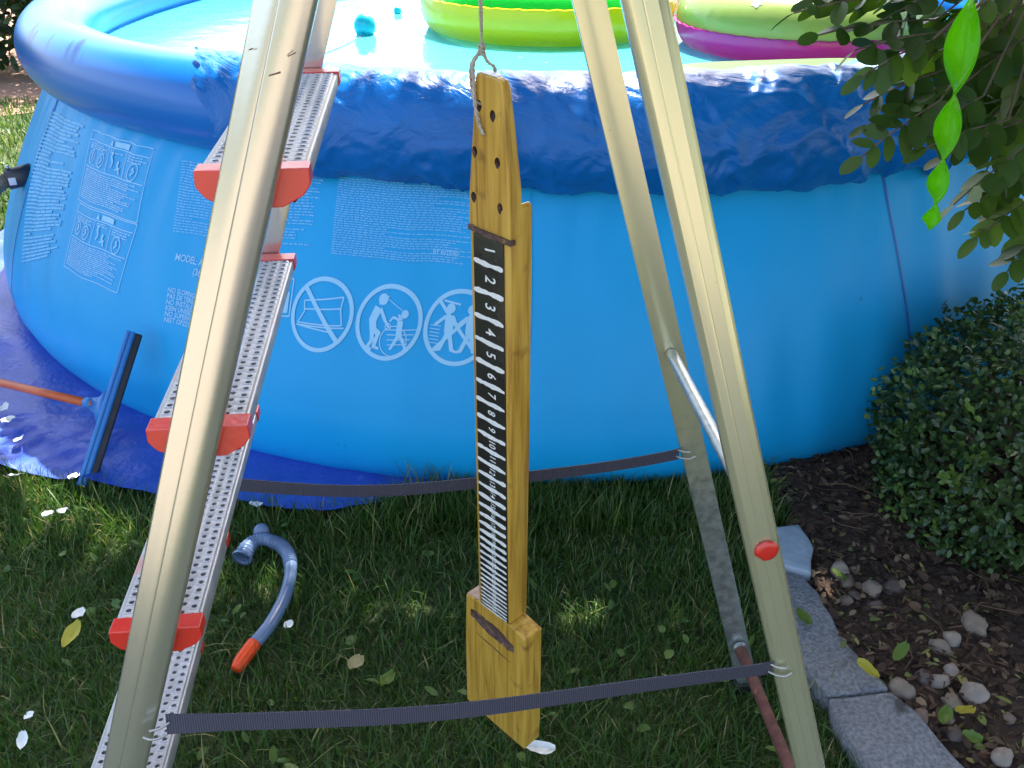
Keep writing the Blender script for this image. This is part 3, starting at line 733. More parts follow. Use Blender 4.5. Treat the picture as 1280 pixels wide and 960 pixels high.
# treads
def tread(z):
    wd = WF0 + KF * (LH - z) - .006
    o0 = LP(z, 0, 0); hh = TW / 2
    def W(x, y, zz): return o0 + LR * x + LD * y + np.array([0, 0, zz])
    nxh = 7; pitch = (TW - .008) / nxh; nyh = int((2 * wd - .03) / .0118); py = (2 * wd - .03) / nyh
    V = []; Fc = []; cache = {}
    def vid(x, y, zz=0.):
        k = (round(x, 5), round(y, 5), round(zz, 5))
        if k not in cache: cache[k] = len(V); V.append(W(x, y, zz))
        return cache[k]
    x0 = -hh + .004; y0 = -wd + .015
    for i in range(nxh):
        for j in range(nyh):
            xa, xb = x0 + i * pitch, x0 + (i + 1) * pitch; ya, yb = y0 + j * py, y0 + (j + 1) * py; xm, ym = (xa + xb) / 2, (ya + yb) / 2
            outer = [(xa, ya), (xm, ya), (xb, ya), (xb, ym), (xb, yb), (xm, yb), (xa, yb), (xa, ym)]
            cy = ym + (py * .18 if i % 2 else -py * .18)
            ri, ro = .0029, .0040
            inn = []; top = []; bot = []
            for k in range(8):
                an = R(-135 + 45 * k); c_, s_ = math.cos(an), math.sin(an)
                top.append(vid(xm + ro * c_, cy + ro * s_ * .95, .0009)); inn.append(vid(xm + ri * c_, cy + ri * s_ * .95, .0007)); bot.append(vid(xm + ri * c_, cy + ri * s_ * .95, -.004))
            oi = [vid(*p) for p in outer]
            for k in range(8):
                l = (k + 1) % 8
                Fc.append((oi[k], oi[l], top[l], top[k])); Fc.append((top[k], top[l], inn[l], inn[k])); Fc.append((inn[k], inn[l], bot[l], bot[k]))
    # rims of the plate, side lips and sloping flanks
    prof = [(-x0 * 1.0, 0), (hh, -.0006), (hh + .0006, -.004), (hh, -.014), (hh - .002, -.0165), (hh - .012, -.027), (hh - .014, -.026)]
    for sg in (1, -1):
        k0 = len(V)
        for px, pz in prof:
            px = px if px != prof[0][0] else -x0
            V.append(W(sg * px, -wd + .004, pz)); V.append(W(sg * px, wd - .004, pz))
        for k in range(len(prof) - 1):
            a = k0 + 2 * k; Fc.append((a, a + 1, a + 3, a + 2) if sg > 0 else (a, a + 2, a + 3, a + 1))
    for ya, yb in ((-wd + .004, y0), (y0 + nyh * py, wd - .004)):
        k0 = len(V); V += [W(x0, ya, 0), W(-x0, ya, 0), W(-x0, yb, 0), W(x0, yb, 0)]; Fc.append((k0, k0 + 1, k0 + 2, k0 + 3))
    t_ = mesh('tread', V, Fc, M['tread'], lad)
    bm = bmesh.new(); bm.from_mesh(t_.data); bmesh.ops.remove_doubles(bm, verts=bm.verts, dist=1e-5); bm.to_mesh(t_.data); bm.free()
    autosmooth(t_, 40)
    for sd in (-1, 1):                       # end caps
        pr = [(-hh - .002, .002), (-hh - .0025, -.011), (-hh + .004, -.020), (-hh + .021, -.029), (hh - .021, -.029), (hh - .004, -.020), (hh + .0025, -.011), (hh + .002, .002)]
        rings = [[W(px, sd * (wd - dd), pz * sc + (0 if sc == 1 else -.0006)) for px, pz in [(a_ * sc, b2) for a_, b2 in pr]] for dd, sc in ((.020, 1), (-.0005, 1))]
        v_, f_ = loft(rings); c = mesh('end_cap', v_, f_, M['red'], t_); bevel(c, .0009, 2, 20); autosmooth(c, 15)
    return t_
for i in range(5): tread(Z5 + DZ * (4 - i))
# top step and hinge (just above the frame)
def boxat(c, ax, ay, hx, hy, hz, name, m, parent, bev=.003):
    c = np.array(c); V = [c + ax * sx * hx + ay * sy * hy + np.array([0, 0, sz * hz]) for sz in (-1, 1) for sx, sy in ((-1, -1), (1, -1), (1, 1), (-1, 1))]
    Fc = [(3, 2, 1, 0), (4, 5, 6, 7), (0, 1, 5, 4), (1, 2, 6, 5), (2, 3, 7, 6), (3, 0, 4, 7)]
    return bevel(mesh(name, V, Fc, m, parent), bev)
boxat(LO + np.array([0, 0, LH + .012]), LR, LD, .09, .185, .012, 'top_step', M['tread'], lad)
for sd in (-1, 1): boxat(LO + LD * sd * .152 + np.array([0, 0, LH - .03]), LR, LD, .03, .012, .035, 'hinge', M['galv'], lad)
# cross tubes of the rear frame
v_, f_ = tube([LP(.7158, 1, 1, 0, -.004), LP(.7158, -1, 1, 0, .004)], .0080, 14); autosmooth(mesh('cross_tube', v_, f_, M['galv'], lad))
o = mesh('cross_tube', *tube([LP(.1251, 1, 1, 0, -.012), LP(.118, -1, 1, 0, .004)], .0095, 14), M['rust'], lad); autosmooth(o); o['label'] = 'rusty brown lower tube'
boxes = [(LP(.7158, 1, 1, 0, -.004))]
v_, f_ = tube([LP(.1251, 1, 1, 0, -.006), LP(.1251, 1, 1, 0, -.013)], .0125, 14); autosmooth(mesh('tube_collar', v_, f_, M['galv'], lad))
# red plug in the near rear leg
pc = LP(.674, -1, 1, .001, -.0155); ax1 = LR; ax2 = np.array([0, 0, 1.])
rings = []
for rr2, dd in ((.0120, .0), (.0130, -.0015), (.0115, -.0035), (.006, -.0042), (.0005, -.0044)):
    rings.append([pc + (ax1 * math.cos(a_) + ax2 * math.sin(a_)) * rr2 * (.86 if abs(a_ - 4.0) < .28 and rr2 > .01 else 1) + LD * dd for a_ in np.linspace(0, 2 * math.pi, 28, endpoint=False)])
o = mesh('plug', *loft(rings), M['red'], lad, True); o['label'] = 'round red plastic plug'
# feet
for sd in (-1, 1):
    for rear in (0, 1):
        c = LP(.012, sd, rear, 0, sd * .007); boxat(c, LR, LD, .026, .015, .014, 'rubber_foot', M['rubber'], lad)
# webbing straps
def strap(p0, p1, sag, wid, label, seed, tilt=.15):
    p0, p1 = np.array(p0), np.array(p1); V = []; Fc = []; var = []; n_ = 60; L = np.linalg.norm(p1 - p0)
    ax = (p1 - p0) / L
    for i in range(n_ + 1):
        f = i / n_; c = p0 + (p1 - p0) * f + np.array([0, 0, -sag * 4 * f * (1 - f) + .003 * math.sin(f * 9 + seed)])
        tw_ = tilt * math.sin(f * 3.3 + seed) + (.25 * (1 - min(1, f * 12)) if seed == 1 else 0)
        up = np.array([0, 0, 1]) * math.cos(tw_) + LD * math.sin(tw_); nb2 = np.cross(ax, up)
        for du, dn in ((-.5, -1), (.5, -1), (.5, 1), (-.5, 1)): V.append(c + up * du * wid + nb2 * dn * .0008); var.append(f * L)
        if i:
            a = 4 * (i - 1)
            for k in range(4): Fc.append((a + k, a + (k + 1) % 4, a + 4 + (k + 1) % 4, a + 4 + k))
    Fc += [(3, 2, 1, 0), tuple(range(4 * n_, 4 * n_ + 4))]
    o = mesh('safety_strap', V, Fc, M['webbing'], lad, var=var); o['label'] = label
    for p, sg in ((p0, -1), (p1, 1)):
        for zz in (.25, -.32):
            hk = [p + ax * (-sg * .004) + np.array([0, 0, zz * wid]), p + ax * sg * .004 - LD * .006 + np.array([0, 0, zz * wid - .001]), p + ax * sg * .014 - LD * .0095 + np.array([0, 0, zz * wid]), p + ax * sg * .022 - LD * .008 + np.array([0, 0, zz * wid + .003])]
            if zz > 0: hk = hk[:3]
            mesh('hook', *tube(spline(hk, 5), .0013, 7), M['steel'], o, True)
strap(LP(.537, -1, 0, .034, -.016), LP(.505, -1, 1, -.020, -.012), .018, .0215, 'near dark webbing strap', 1)
strap(LP(.505, 1, 0, .028, -.004), LP(.549, 1, 1, -.022, -.004), .030, .0205, 'far dark webbing strap', 2)

# ------------------------------------------------------------------ wooden fret board hanging from the ladder
BP = np.array([.0184, .923, 0]); BU = np.array([math.sqrt(.5), -math.sqrt(.5), 0]); BN = np.array([math.sqrt(.5), math.sqrt(.5), 0])
def bp_(x, z, d=0.): return BP + BU * x + BN * d + np.array([0, 0, z])
board = thing('hanging_wooden_board', tuple(bp_(-.06, .13, .017)), 'varnished wooden stick guitar with numbered black fretboard hanging on twine inside the ladder', 'board')
def slab(name, outline, d0, d1, m, parent, bev=.0018, taper=None):
    f0 = [bp_(x, z, d0) for x, z in outline]; f1 = [bp_(x, z, d1 if taper is None else taper(z)) for x, z in outline]
    v_, f_ = loft([f0, f1]); o = mesh(name, v_, f_, m, parent); return bevel(o, bev, 2, 20)
bodyo = slab('body', [(-.1275, .136), (-.066, .132), (0, .130), (.0005, .2), (0, .357), (-.031, .3635), (-.0935, .3665), (-.1215, .363), (-.1265, .25)], 0, .034, M['wood'], board, .0022)
necko = slab('neck', [(-.0935, .368), (-.031, .365), (-.0285, .66), (-.0285, .966), (-.033, .9715), (-.0935, .935)], .0004, .0345, M['wood'], board, .0016)
heado = slab('headstock', [(-.0938, .9395), (-.0275, .9365), (-.0295, .99), (-.0345, 1.06), (-.0375, 1.094), (-.0400, 1.1015), (-.047, 1.1045), (-.0755, 1.106), (-.0785, 1.101), (-.0845, 1.045), (-.0912, .985)], -.0014, .02, M['wood'], board, .0018, lambda z: .0185 if z < 1.0 else .0185 - (z - 1.0) * .085)
o = slab('shoulder_end_grain', [(-.1208, .3634), (-.0945, .3668), (-.0945, .3673), (-.1208, .3640)], .002, .032, M['wood_raw'], board, .0001)
o = slab('headstock_end_grain', [(-.0745, 1.1062), (-.0495, 1.1048), (-.0495, 1.1052), (-.0745, 1.1066)], .001, .0125, M['white'], board, .0001)
# carved pits: cut for real
def cutter(shape):
    me = bpy.data.meshes.new('cutter'); v_, f_ = shape; me.from_pydata((np.asarray(v_) - ORG[board.name]).tolist(), [], f_)
    bm = bmesh.new(); bm.from_mesh(me); bmesh.ops.recalc_face_normals(bm, faces=bm.faces); bm.to_mesh(me); bm.free()
    me.materials.append(M['wood_dark']); c = bpy.data.objects.new('cutter', me); COL.objects.link(c); c.location = ORG[board.name]; return c
def carve(o, shapes):
    o.data.materials.append(M['wood_dark'])
    cs = [cutter(s_) for s_ in shapes]
    for c in cs:
        md = o.modifiers.new('cut', 'BOOLEAN'); md.operation = 'DIFFERENCE'; md.object = c; md.solver = 'EXACT'
        try: md.material_mode = 'TRANSFER'
        except Exception: pass
    bpy.context.view_layer.update()
    dg = bpy.context.evaluated_depsgraph_get(); me = bpy.data.meshes.new_from_object(o.evaluated_get(dg))
    o.modifiers.clear(); old = o.data; o.data = me; me.name = old.name
    me.polygons.foreach_set('use_smooth', np.zeros(len(me.polygons), bool)); me.update()
    for c in cs: bpy.data.objects.remove(c)
def pit(x, z, rx, rz, d0, d1, n_=12, lean=0.):
    rings = []
    for d_, sc in ((d0, 1.15), (d0 + (d1 - d0) * .55, .9), (d1, .45)):
        rings.append([bp_(x + rx * sc * math.cos(a_) * (1 - .35 * max(0, -math.sin(a_))), z + rz * sc * math.sin(a_) + lean * d_, d_) for a_ in np.linspace(0, 2 * math.pi, n_, endpoint=False)])
    return loft(rings)
carve(heado, [pit(x, z, .0042, .0062, -.006, .012, lean=.3) for x, z in ((-.0735, 1.073), (-.0530, 1.066), (-.0815, 1.023), (-.0465, 1.018), (-.0845, .972), (-.0430, .969))])
def groove(x0, z0, x1, z1, w_, depth, seed, n_=14):
    r_ = random.Random(seed); rings = []
    for d_, sc in ((-.004, 1.2), (depth * .5, .9), (depth, .5)):
        up = []; dn = []
        for i in range(n_):
            f = i / (n_ - 1); e = math.sin(math.pi * min(max(f, .04), .96)) ** .35
            jx = (r_.random() - .5) * w_ * .18
            up.append(bp_(x0 + (x1 - x0) * f, z0 + (z1 - z0) * f + w_ * .5 * e * sc + jx, d_)); dn.append(bp_(x0 + (x1 - x0) * f, z0 + (z1 - z0) * f - w_ * .5 * e * sc + jx, d_))
        rings.append(up + dn[::-1])
    return loft(rings)
carve(bodyo, [groove(-.112, .335, -.022, .3225, .026, .0040, 4), groove(-.100, .300, -.030, .292, .0028, .0016, 9)])
# nut notch
mesh('nut', *loft([[bp_(x, z, d_) for x, z in ((-.0945, .9385), (-.08, .9370), (-.06, .9365), (-.045, .9362), (-.0262, .9352), (-.0262, .9295), (-.045, .9305), (-.06, .9300), (-.078, .9310), (-.0945, .9325))] for d_ in (-.0022, .006)]), M['wood_dark'], board)
# fretboard with hand painted marks and numbers
fb = slab('fretboard', [(-.0872, .3700), (-.0335, .3660), (-.0385, .9300), (-.0868, .9300)], -.0014, .0008, M['black'], board, .0003)
SC = .665; ZN = .935
fz = [ZN - SC * (1 - 2 ** (-n_ / 12)) for n_ in range(0, 34)]
for n_ in range(1, 34):
    z = fz[n_]; gap = fz[n_ - 1] - z; th = min(.0054, gap * .38); x0_, x1_ = -.0868, -.0388 + .005 * (.93 - z) / .564
    V = []; Fc = []; m_ = 12; ph0 = rnd.random() * 9; sk = (rnd.random() - .5) * gap * .10
    for i in range(m_ + 1):
        f = i / m_; zc = z + sk * (f - .5) + th * .07 * math.sin(ph0 + f * 7) + .0006 * (rnd.random() - .5)
        h_ = th * (.34 + .22 * abs(math.sin(ph0 * 2 + f * 5)) + .16 * rnd.random()) * (.6 if i in (0, m_) else 1)
        x = x0_ + (x1_ - x0_) * f + (.001 * (rnd.random() - .5) if i in (0, m_) else 0)
        V += [bp_(x, zc + h_, -.0018), bp_(x, zc - h_, -.0018)]
        if i: Fc.append((2 * i - 2, 2 * i, 2 * i + 1, 2 * i - 1))
    mesh('fret_mark', V, Fc, M['white'], fb)
for n_ in range(1, 34):
    gap = fz[n_ - 1] - fz[n_]; s_ = min(.0180, max(.0076, gap * .56)); zc = (fz[n_ - 1] + fz[n_]) / 2
    v_, f_ = textmesh(str(n_), s_, .012)
    v_ = v_[:, :2]; c0 = (v_.min(0) + v_.max(0)) / 2; v_ = v_ - c0; jit = (rnd.random() - .5) * .25
    ca, sa = math.cos(jit), math.sin(jit); xo = -.0590 + .0012 * (rnd.random() - .5)
    sx = 1.0 if n_ < 10 else min(1, gap * 1.25 / max(1e-6, (v_[:, 0].max() - v_[:, 0].min())))
    sx = max(sx, .55)
    VV = []
    for x, y in v_:
        x *= sx; y *= 1.05; x, y = x * ca - y * sa, x * sa + y * ca
        VV.append(bp_(xo + y * 1.25, zc - x, -.0021))
    mesh('fret_number', VV, f_, M['white'], fb)

# twine
tw = thing('hanging_twine', tuple(bp_(-.076, 1.10, .005)), 'thin natural twine knotted through the top of the wooden board', 'twine')
top = np.array([-.0345, .905, 1.60]); kn = bp_(-.0735, 1.128, .004)
def twine(pts, r=.0019):
    P = spline(pts, 10); a = []; b2 = []
    for i, p in enumerate(P):
        an = i * .9; o_ = np.array([math.cos(an), math.sin(an), 0]) * r * .55
        a.append(p + o_); b2.append(p - o_)
    return join([tube(a, r * .62, 6), tube(b2, r * .62, 6)])
mesh('strand', *twine([top, (top + kn) / 2 + np.array([.0006, 0, 0]), kn]), M['jute'], tw, True)
mesh('loop', *twine([kn, bp_(-.080, 1.115, -.004), bp_(-.0815, 1.095, -.0042), bp_(-.078, 1.080, -.0040), bp_(-.0738, 1.074, .002), bp_(-.0735, 1.073, .012), bp_(-.073, 1.085, .019), bp_(-.068, 1.108, .017), bp_(-.0705, 1.116, .009), kn]), M['jute'], tw, True)
mesh('loose_end', *twine([kn + np.array([.001, -.002, .004]), bp_(-.0765, 1.115, -.005), bp_(-.0765, 1.098, -.0052), bp_(-.0755, 1.078, -.0055), bp_(-.070, 1.056, -.005), bp_(-.0645, 1.045, -.004)], .0021), M['jute'], tw, True)
kv = []
for q_ in range(3):
    kv.append(tube([kn + np.array([math.cos(a_) * .0026, math.sin(a_) * .0026, -.004 + .004 * q_ + .001 * math.sin(a_ * 2)]) for a_ in np.linspace(0, 2 * math.pi, 15)], .0017, 6, False))
mesh('knot', *join(kv), M['jute'], tw, True)

# ------------------------------------------------------------------ leaves as real little faces
def leaf_mesh(P, D, Nn, ln, wd, fold=.25, curl=.1):
    """P base, D direction, Nn normal, ln / wd per leaf -> 6 vertices, 4 triangles each"""
    n_ = len(P); D = D / np.linalg.norm(D, axis=1, keepdims=True)
    Sd = np.cross(D, Nn); Sd /= np.linalg.norm(Sd, axis=1, keepdims=True) + 1e-9; Nn = np.cross(Sd, D)
    ln = np.broadcast_to(ln, n_)[:, None]; wd = np.broadcast_to(wd, n_)[:, None]
    b = P; t_ = P + D * ln - Nn * ln * curl
    l1 = P + D * ln * .32 + Sd * wd * .46 + Nn * wd * fold; r1 = P + D * ln * .32 - Sd * wd * .46 + Nn * wd * fold
    l2 = P + D * ln * .74 + Sd * wd * .40 + Nn * wd * fold * .8 - Nn * ln * curl * .5; r2 = P + D * ln * .74 - Sd * wd * .40 + Nn * wd * fold * .8 - Nn * ln * curl * .5
    m1 = P + D * ln * .5 - Nn * ln * curl * .2
    V = np.stack([b, l1, l2, t_, r2, r1, m1], 1).reshape(-1, 3)
    k = np.arange(n_)[:, None] * 7
    T = np.concatenate([k + np.array([[0, 6, 1]]), k + np.array([[1, 6, 2]]), k + np.array([[2, 6, 3]]), k + np.array([[3, 6, 4]]), k + np.array([[4, 6, 5]]), k + np.array([[5, 6, 0]])], 1).reshape(-1, 3)
    return V, T
def leaf_hi(P, D, Nn, ln, wd, fold=.1, curl=.1):
    """rounded leaflets: midrib of 5 points, 4 points down each side"""
    n_ = len(P); D = D / np.linalg.norm(D, axis=1, keepdims=True); Sd = np.cross(D, Nn); Sd /= np.linalg.norm(Sd, axis=1, keepdims=True) + 1e-9; Nn = np.cross(Sd, D)
    ln = np.broadcast_to(ln, n_)[:, None]; wd = np.broadcast_to(wd, n_)[:, None]
    fs = np.array([.0, .08, .28, .52, .76, .93, 1.0]); ws = np.array([.02, .24, .46, .5, .42, .22, .03]); cols = []
    for f, w_ in zip(fs, ws):
        c = P + D * ln * f - Nn * ln * curl * f * f
        cols += [c + Sd * wd * w_ + Nn * wd * fold * w_ * 2, c, c - Sd * wd * w_ + Nn * wd * fold * w_ * 2]
    V = np.stack(cols, 1).reshape(-1, 3); k = np.arange(n_)[:, None] * 21
    T = np.concatenate([k + np.array([[3 * i + j, 3 * i + j + 1, 3 * i + j + 4, 3 * i + j + 3]]) for i in range(6) for j in range(2)], 1).reshape(-1, 4)
    return V, T
def unit(v): return v / (np.linalg.norm(v, axis=1, keepdims=True) + 1e-9)

# ------------------------------------------------------------------ grass
kerb_poly = np.array([(.545, 1.58), (.63, 1.58), (.635, 1.47), (.605, 1.38), (.625, 1.24), (.65, 1.16), (.70, 1.03), (.75, .92), (.590, .92), (.570, 1.06), (.575, 1.13), (.545, 1.18), (.53, 1.24), (.525, 1.31), (.545, 1.42)])
sheet_front = np.array([(-2.05, 4.6), (-2.0, 3.9), (-1.99, 3.3), (-2.08, 2.6), (-1.75, 2.02), (-1.42, 1.86), (-1.228, 1.80), (-1.02, 1.745), (-.80, 1.69), (-.60, 1.655), (-.47, 1.632), (-.36, 1.640), (-.24, 1.69), (-.10, 1.725), (.05, 1.745), (.25, 1.775), (.5, 1.84), (.6, 3), (-2, 5)])
def blades(n_, x0, x1, y0, y1, hmin, hmax, wmin, wmax, seed, segs=3, lean=.55, filt=None):
    g = np.random.default_rng(seed)
    x = g.uniform(x0, x1, n_); y = g.uniform(y0, y1, n_)
    ok = ~inside(sheet_front, x, y - .012) & ~inside(BED, x, y) & (np.hypot(x - BC[0], y - BC[1]) > 1.93)
    ok &= ~(inside(kerb_poly, x, y) & (g.random(n_) > .05))
    if filt is not None: ok &= filt(x, y, g)
    x, y = x[ok], y[ok]; m_ = len(x)
    clump = .5 + .5 * noise2(x * 9, y * 9, seed + 1); clump2 = .5 + .5 * noise2(x * 2.6, y * 2.6, seed + 2)
    h = (hmin + (hmax - hmin) * g.random(m_) ** 1.4) * (.6 + .65 * clump); wd = g.uniform(wmin, wmax, m_)
    az = g.uniform(0, 2 * np.pi, m_) + 1.5 * noise2(x * 5, y * 5, seed + 4); ln = lean * (.25 + g.random(m_)) * (1 + 1.1 * (g.random(m_) > .82))
    dx, dy = np.cos(az), np.sin(az); fa = az + np.pi / 2 + g.normal(0, .5, m_)
    rings = []
    for k in range(segs + 1):
        f = k / segs; bend = ln * f ** 1.8 * h
        cx, cy, cz = x + dx * bend, y + dy * bend, h * f * (1 - .28 * ln * f) - .004
        ww = wd * (1 - f ** 1.7) * .5 + .00015
        sx_, sy_ = np.cos(fa) * ww, np.sin(fa) * ww
        rings += [np.stack([cx + sx_, cy + sy_, cz], -1), np.stack([cx - sx_, cy - sy_, cz], -1)]
    V = np.stack(rings, 1).reshape(-1, 3); kk = 2 * (segs + 1)
    base = np.arange(m_)[:, None] * kk; q = [base + np.array([[2 * s_, 2 * s_ + 1, 2 * s_ + 3, 2 * s_ + 2]]) for s_ in range(segs)]
    q = np.stack(q, 1).reshape(-1, 4)
    v = np.clip(.12 + .55 * g.random(m_) + .25 * clump2 - .05, 0, .86); dry = g.random(m_); v = np.where(dry > .925, .9 + .1 * g.random(m_), v)
    return V, q, np.repeat(v, kk)
def stack(L):
    V = []; Q = []; A = []; k = 0
    for v, q, a in L: V.append(v); Q.append(q + k); A.append(a); k += len(v)
    return np.concatenate(V), np.concatenate(Q), np.concatenate(A)
parts = [blades(84000, -1.5, .80, .80, 1.95, .020, .050, .0015, .0034, 11),
         blades(5500, -1.5, .72, .85, 1.95, .045, .080, .0018, .004, 17, 4, .7),
         blades(7000, -.35, .62, 1.58, 1.80, .05, .115, .0022, .0045, 23, 4, .45),
         blades(2600, -1.35, -.2, 1.55, 1.80, .05, .11, .0022, .0045, 29, 4, .45),
         blades(9000, -3.5, -1.5, .6, 2.6, .03, .07, .003, .007, 31),
         blades(12000, -3.0, 3.0, -.5, .8, .03, .07, .003, .008, 37),
         blades(34000, -5.2, -1.9, 2.6, 5.9, .03, .075, .004, .009, 41, filt=lambda x, y, g: y < 5.45 + .35 * noise2(x * 2, y * 0, 3)),
         blades(1500, .55, 1.05, 1.70, 1.95, .04, .12, .0022, .0045, 43, 4, .6, filt=lambda x, y, g: x < .64)]
gV, gQ, gA = stack(parts)
g_o = mesh('grass', gV, gQ, M['grass'], var=gA)
tag(g_o, 'short shaded lawn grass below the ladder', 'grass', kind='stuff')
# broad-leaved weeds among the grass
g = np.random.default_rng(5); n_ = 95
wx = g.uniform(-1.2, .55, n_); wy = g.uniform(.95, 1.66, n_); az = g.uniform(0, 6.28, n_)
D = np.stack([np.cos(az), np.sin(az), g.uniform(.1, .7, n_)], 1); Nn = np.stack([g.normal(0, .3, n_), g.normal(0, .3, n_), np.ones(n_)], 1)
v_, t_ = leaf_mesh(np.stack([wx, wy, g.uniform(.012, .04, n_)], 1), D, Nn, g.uniform(.014, .034, n_), g.uniform(.009, .020, n_), .12, .15)
tag(mesh('lawn_weeds', v_, t_, M['grass'], var=np.repeat(g.uniform(.55, .88, n_), 7)), kind='stuff')

# ------------------------------------------------------------------ edging stones of the bed
def prism(name, poly, z0, z1, m, parent=None, bev=.008, seed=0, amp=.004, org=None):
    bm = bmesh.new(); off = np.array(org if org is not None else (0, 0, 0))
    vs = [bm.verts.new((x - off[0], y - off[1], z0 - off[2])) for x, y in poly]; f = bm.faces.new(vs)
    bmesh.ops.recalc_face_normals(bm, faces=bm.faces)
    r = bmesh.ops.extrude_face_region(bm, geom=[f]); bmesh.ops.translate(bm, vec=(0, 0, z1 - z0), verts=[v for v in r['geom'] if isinstance(v, bmesh.types.BMVert)])
    bmesh.ops.recalc_face_normals(bm, faces=bm.faces)
    bmesh.ops.bevel(bm, geom=[e for e in bm.edges if max(v.co.z for v in e.verts) > z1 - off[2] - 1e-5], offset=bev, segments=3, affect='EDGES', profile=.5)
    bmesh.ops.triangulate(bm, faces=bm.faces)
    bmesh.ops.subdivide_edges(bm, edges=[e for e in bm.edges if e.calc_length() > .03], cuts=3, use_grid_fill=True)
    for v in bm.verts:
        c = v.co; 
        v.co.z += amp * float(noise2(np.array([c.x * 23 + seed]), np.array([c.y * 23]), 60)[0]); v.co.x += amp * .8 * float(noise2(np.array([c.z * 40 + seed]), np.array([c.y * 31]), 61)[0])
    me = bpy.data.meshes.new(name); bm.to_mesh(me); bm.free()
    o = bpy.data.objects.new(name, me); COL.objects.link(o); me.materials.append(m); o.location = off; ORG[o.name] = off
    for p in me.polygons: p.use_smooth = True
    return o
tag(prism('slate_slab', [(.566, 1.555), (.622, 1.566), (.630, 1.490), (.603, 1.412), (.552, 1.440), (.556, 1.50)], -.03, .046, M['stone_blue'], seed=3, bev=.005, amp=.003), 'small pale blue-grey slate slab at the pool end of the edging', 'stone')
tag(prism('edging_stone', [(.545, 1.432), (.590, 1.405), (.604, 1.33), (.614, 1.25), (.630, 1.18), (.657, 1.115), (.545, 1.105), (.512, 1.20), (.498, 1.30), (.508, 1.39)], -.04, .042, M['stone_grey'], seed=11, bev=.006, amp=.006), 'curved dark granite edging stone beside the near ladder leg', 'stone', 'edging stones')
tag(prism('edging_stone', [(.549, 1.101), (.659, 1.111), (.676, 1.075), (.700, 1.02), (.727, .95), (.750, .86), (.60, .86), (.572, .95), (.548, 1.03)], -.04, .044, M['stone_grey'], seed=27, bev=.006, amp=.006), 'granite edging stone running out at the picture bottom edge', 'stone', 'edging stones')

# bark chips, dry leaves and twigs in the bed
g = np.random.default_rng(77); n_ = 15000
lx = g.uniform(.55, 1.75, n_); ly = g.uniform(.8, 2.15, n_); ok = inside(BED, lx, ly); lx, ly = lx[ok], ly[ok]; n_ = len(lx)
az = g.uniform(0, 6.28, n_); D = np.stack([np.cos(az), np.sin(az), g.normal(0, .25, n_)], 1); Nn = np.stack([g.normal(0, .45, n_), g.normal(0, .45, n_), np.ones(n_)], 1)
ln = g.uniform(.008, .030, n_); wd = ln * g.uniform(.18, .65, n_)
v_, t_ = leaf_mesh(np.stack([lx, ly, bed_z(lx, ly) + g.uniform(.000, .014, n_)], 1), D, Nn, ln, wd, .1, .12)
u = g.random(n_); var = np.where(u < .72, u * .62, np.where(u < .93, .5 + g.random(n_) * .3, .86 + .14 * g.random(n_)))
tag(mesh('leaf_litter', v_, t_, M['litter'], var=np.repeat(var, 7)), 'dark bark chips and dry leaves covering the flower bed', kind='stuff')
tws = []
for i in range(90):
    x, y = g.uniform(.62, 1.3), g.uniform(.9, 1.95)
    if not inside(BED, np.array([x]), np.array([y]))[0]: continue
    a_ = g.uniform(0, 6.28); l = g.uniform(.03, .12); z = float(bed_z(np.array([x]), np.array([y]))[0]) + .008
    tws.append(tube([(x, y, z), (x + l * .5 * math.cos(a_), y + l * .5 * math.sin(a_), z + g.uniform(0, .012)), (x + l * math.cos(a_ + .3), y + l * math.sin(a_ + .3), z + g.uniform(-.004, .01))], g.uniform(.0006, .0016), 5))
tv, tf = join(tws)
tag(mesh('dry_twigs', tv, tf, M['litter'], var=np.full(len(tv), .55)), kind='stuff')

# pebbles lying in the bed
PEB = [(.672, 1.433, .021, 2, 'pale upright pebble next to the slate slab'), (.701, 1.438, .011, 1, 'small brown pebble behind the pale upright one'), (.677, 1.404, .014, 1, 'flat brown pebble just below the pale upright one'),
       (.715, 1.374, .020, 0, 'broad grey-brown pebble in the middle of the upper pebble group'), (.764, 1.383, .021, 3, 'angular dark stone at the bush side of the upper pebble group'), (.660, 1.351, .012, 1, 'small round brown pebble close to the curved edging stone'),
       (.680, 1.367, .012, 3, 'little dark brown pebble between the flat and the round one'), (.711, 1.336, .013, 3, 'dark half-buried pebble lowest in the upper group'), (.866, 1.263, .027, 0, 'big pale boulder-shaped pebble under the bush'),
       (.811, 1.231, .020, 2, 'cream pebble touching its grey twin below the bush'), (.786, 1.217, .017, 0, 'grey twin of the cream pebble below the bush'), (.781, 1.156, .014, 2, 'small wedge-shaped pale pebble in the bed centre'),
       (.754, 1.138, .015, 2, 'low pale pebble left of the wedge-shaped one'), (.681, 1.127, .023, 0, 'large tan pebble leaning on the joint of the edging stones'), (.797, 1.106, .023, 2, 'large cream pebble with a dark dent'),
       (.758, 1.093, .018, 0, 'round banded pebble beside the large cream one'), (.691, 1.063, .018, 1, 'long brown pebble lying along the lighter edging stone'), (.737, 1.066, .014, 1, 'brownish pebble behind the yellow fallen leaf'),
       (.738, 1.033, .016, 3, 'dark pebble in front of the yellow fallen leaf'), (.790, .982, .023, 2, 'white lumpy stone nearest the picture corner'), (.730, 1.150, .016, 3, 'dark brown pebble between the tan and pale ones'), (.835, 1.055, .012, 1, 'small brown pebble at the far side of the white lumpy stone')]
ico = bmesh.new(); bmesh.ops.create_icosphere(ico, subdivisions=3, radius=1)
icoV = np.array([tuple(v.co) for v in ico.verts]); icoF = np.array([[v.index for v in f.verts] for f in ico.faces]); ico.free()
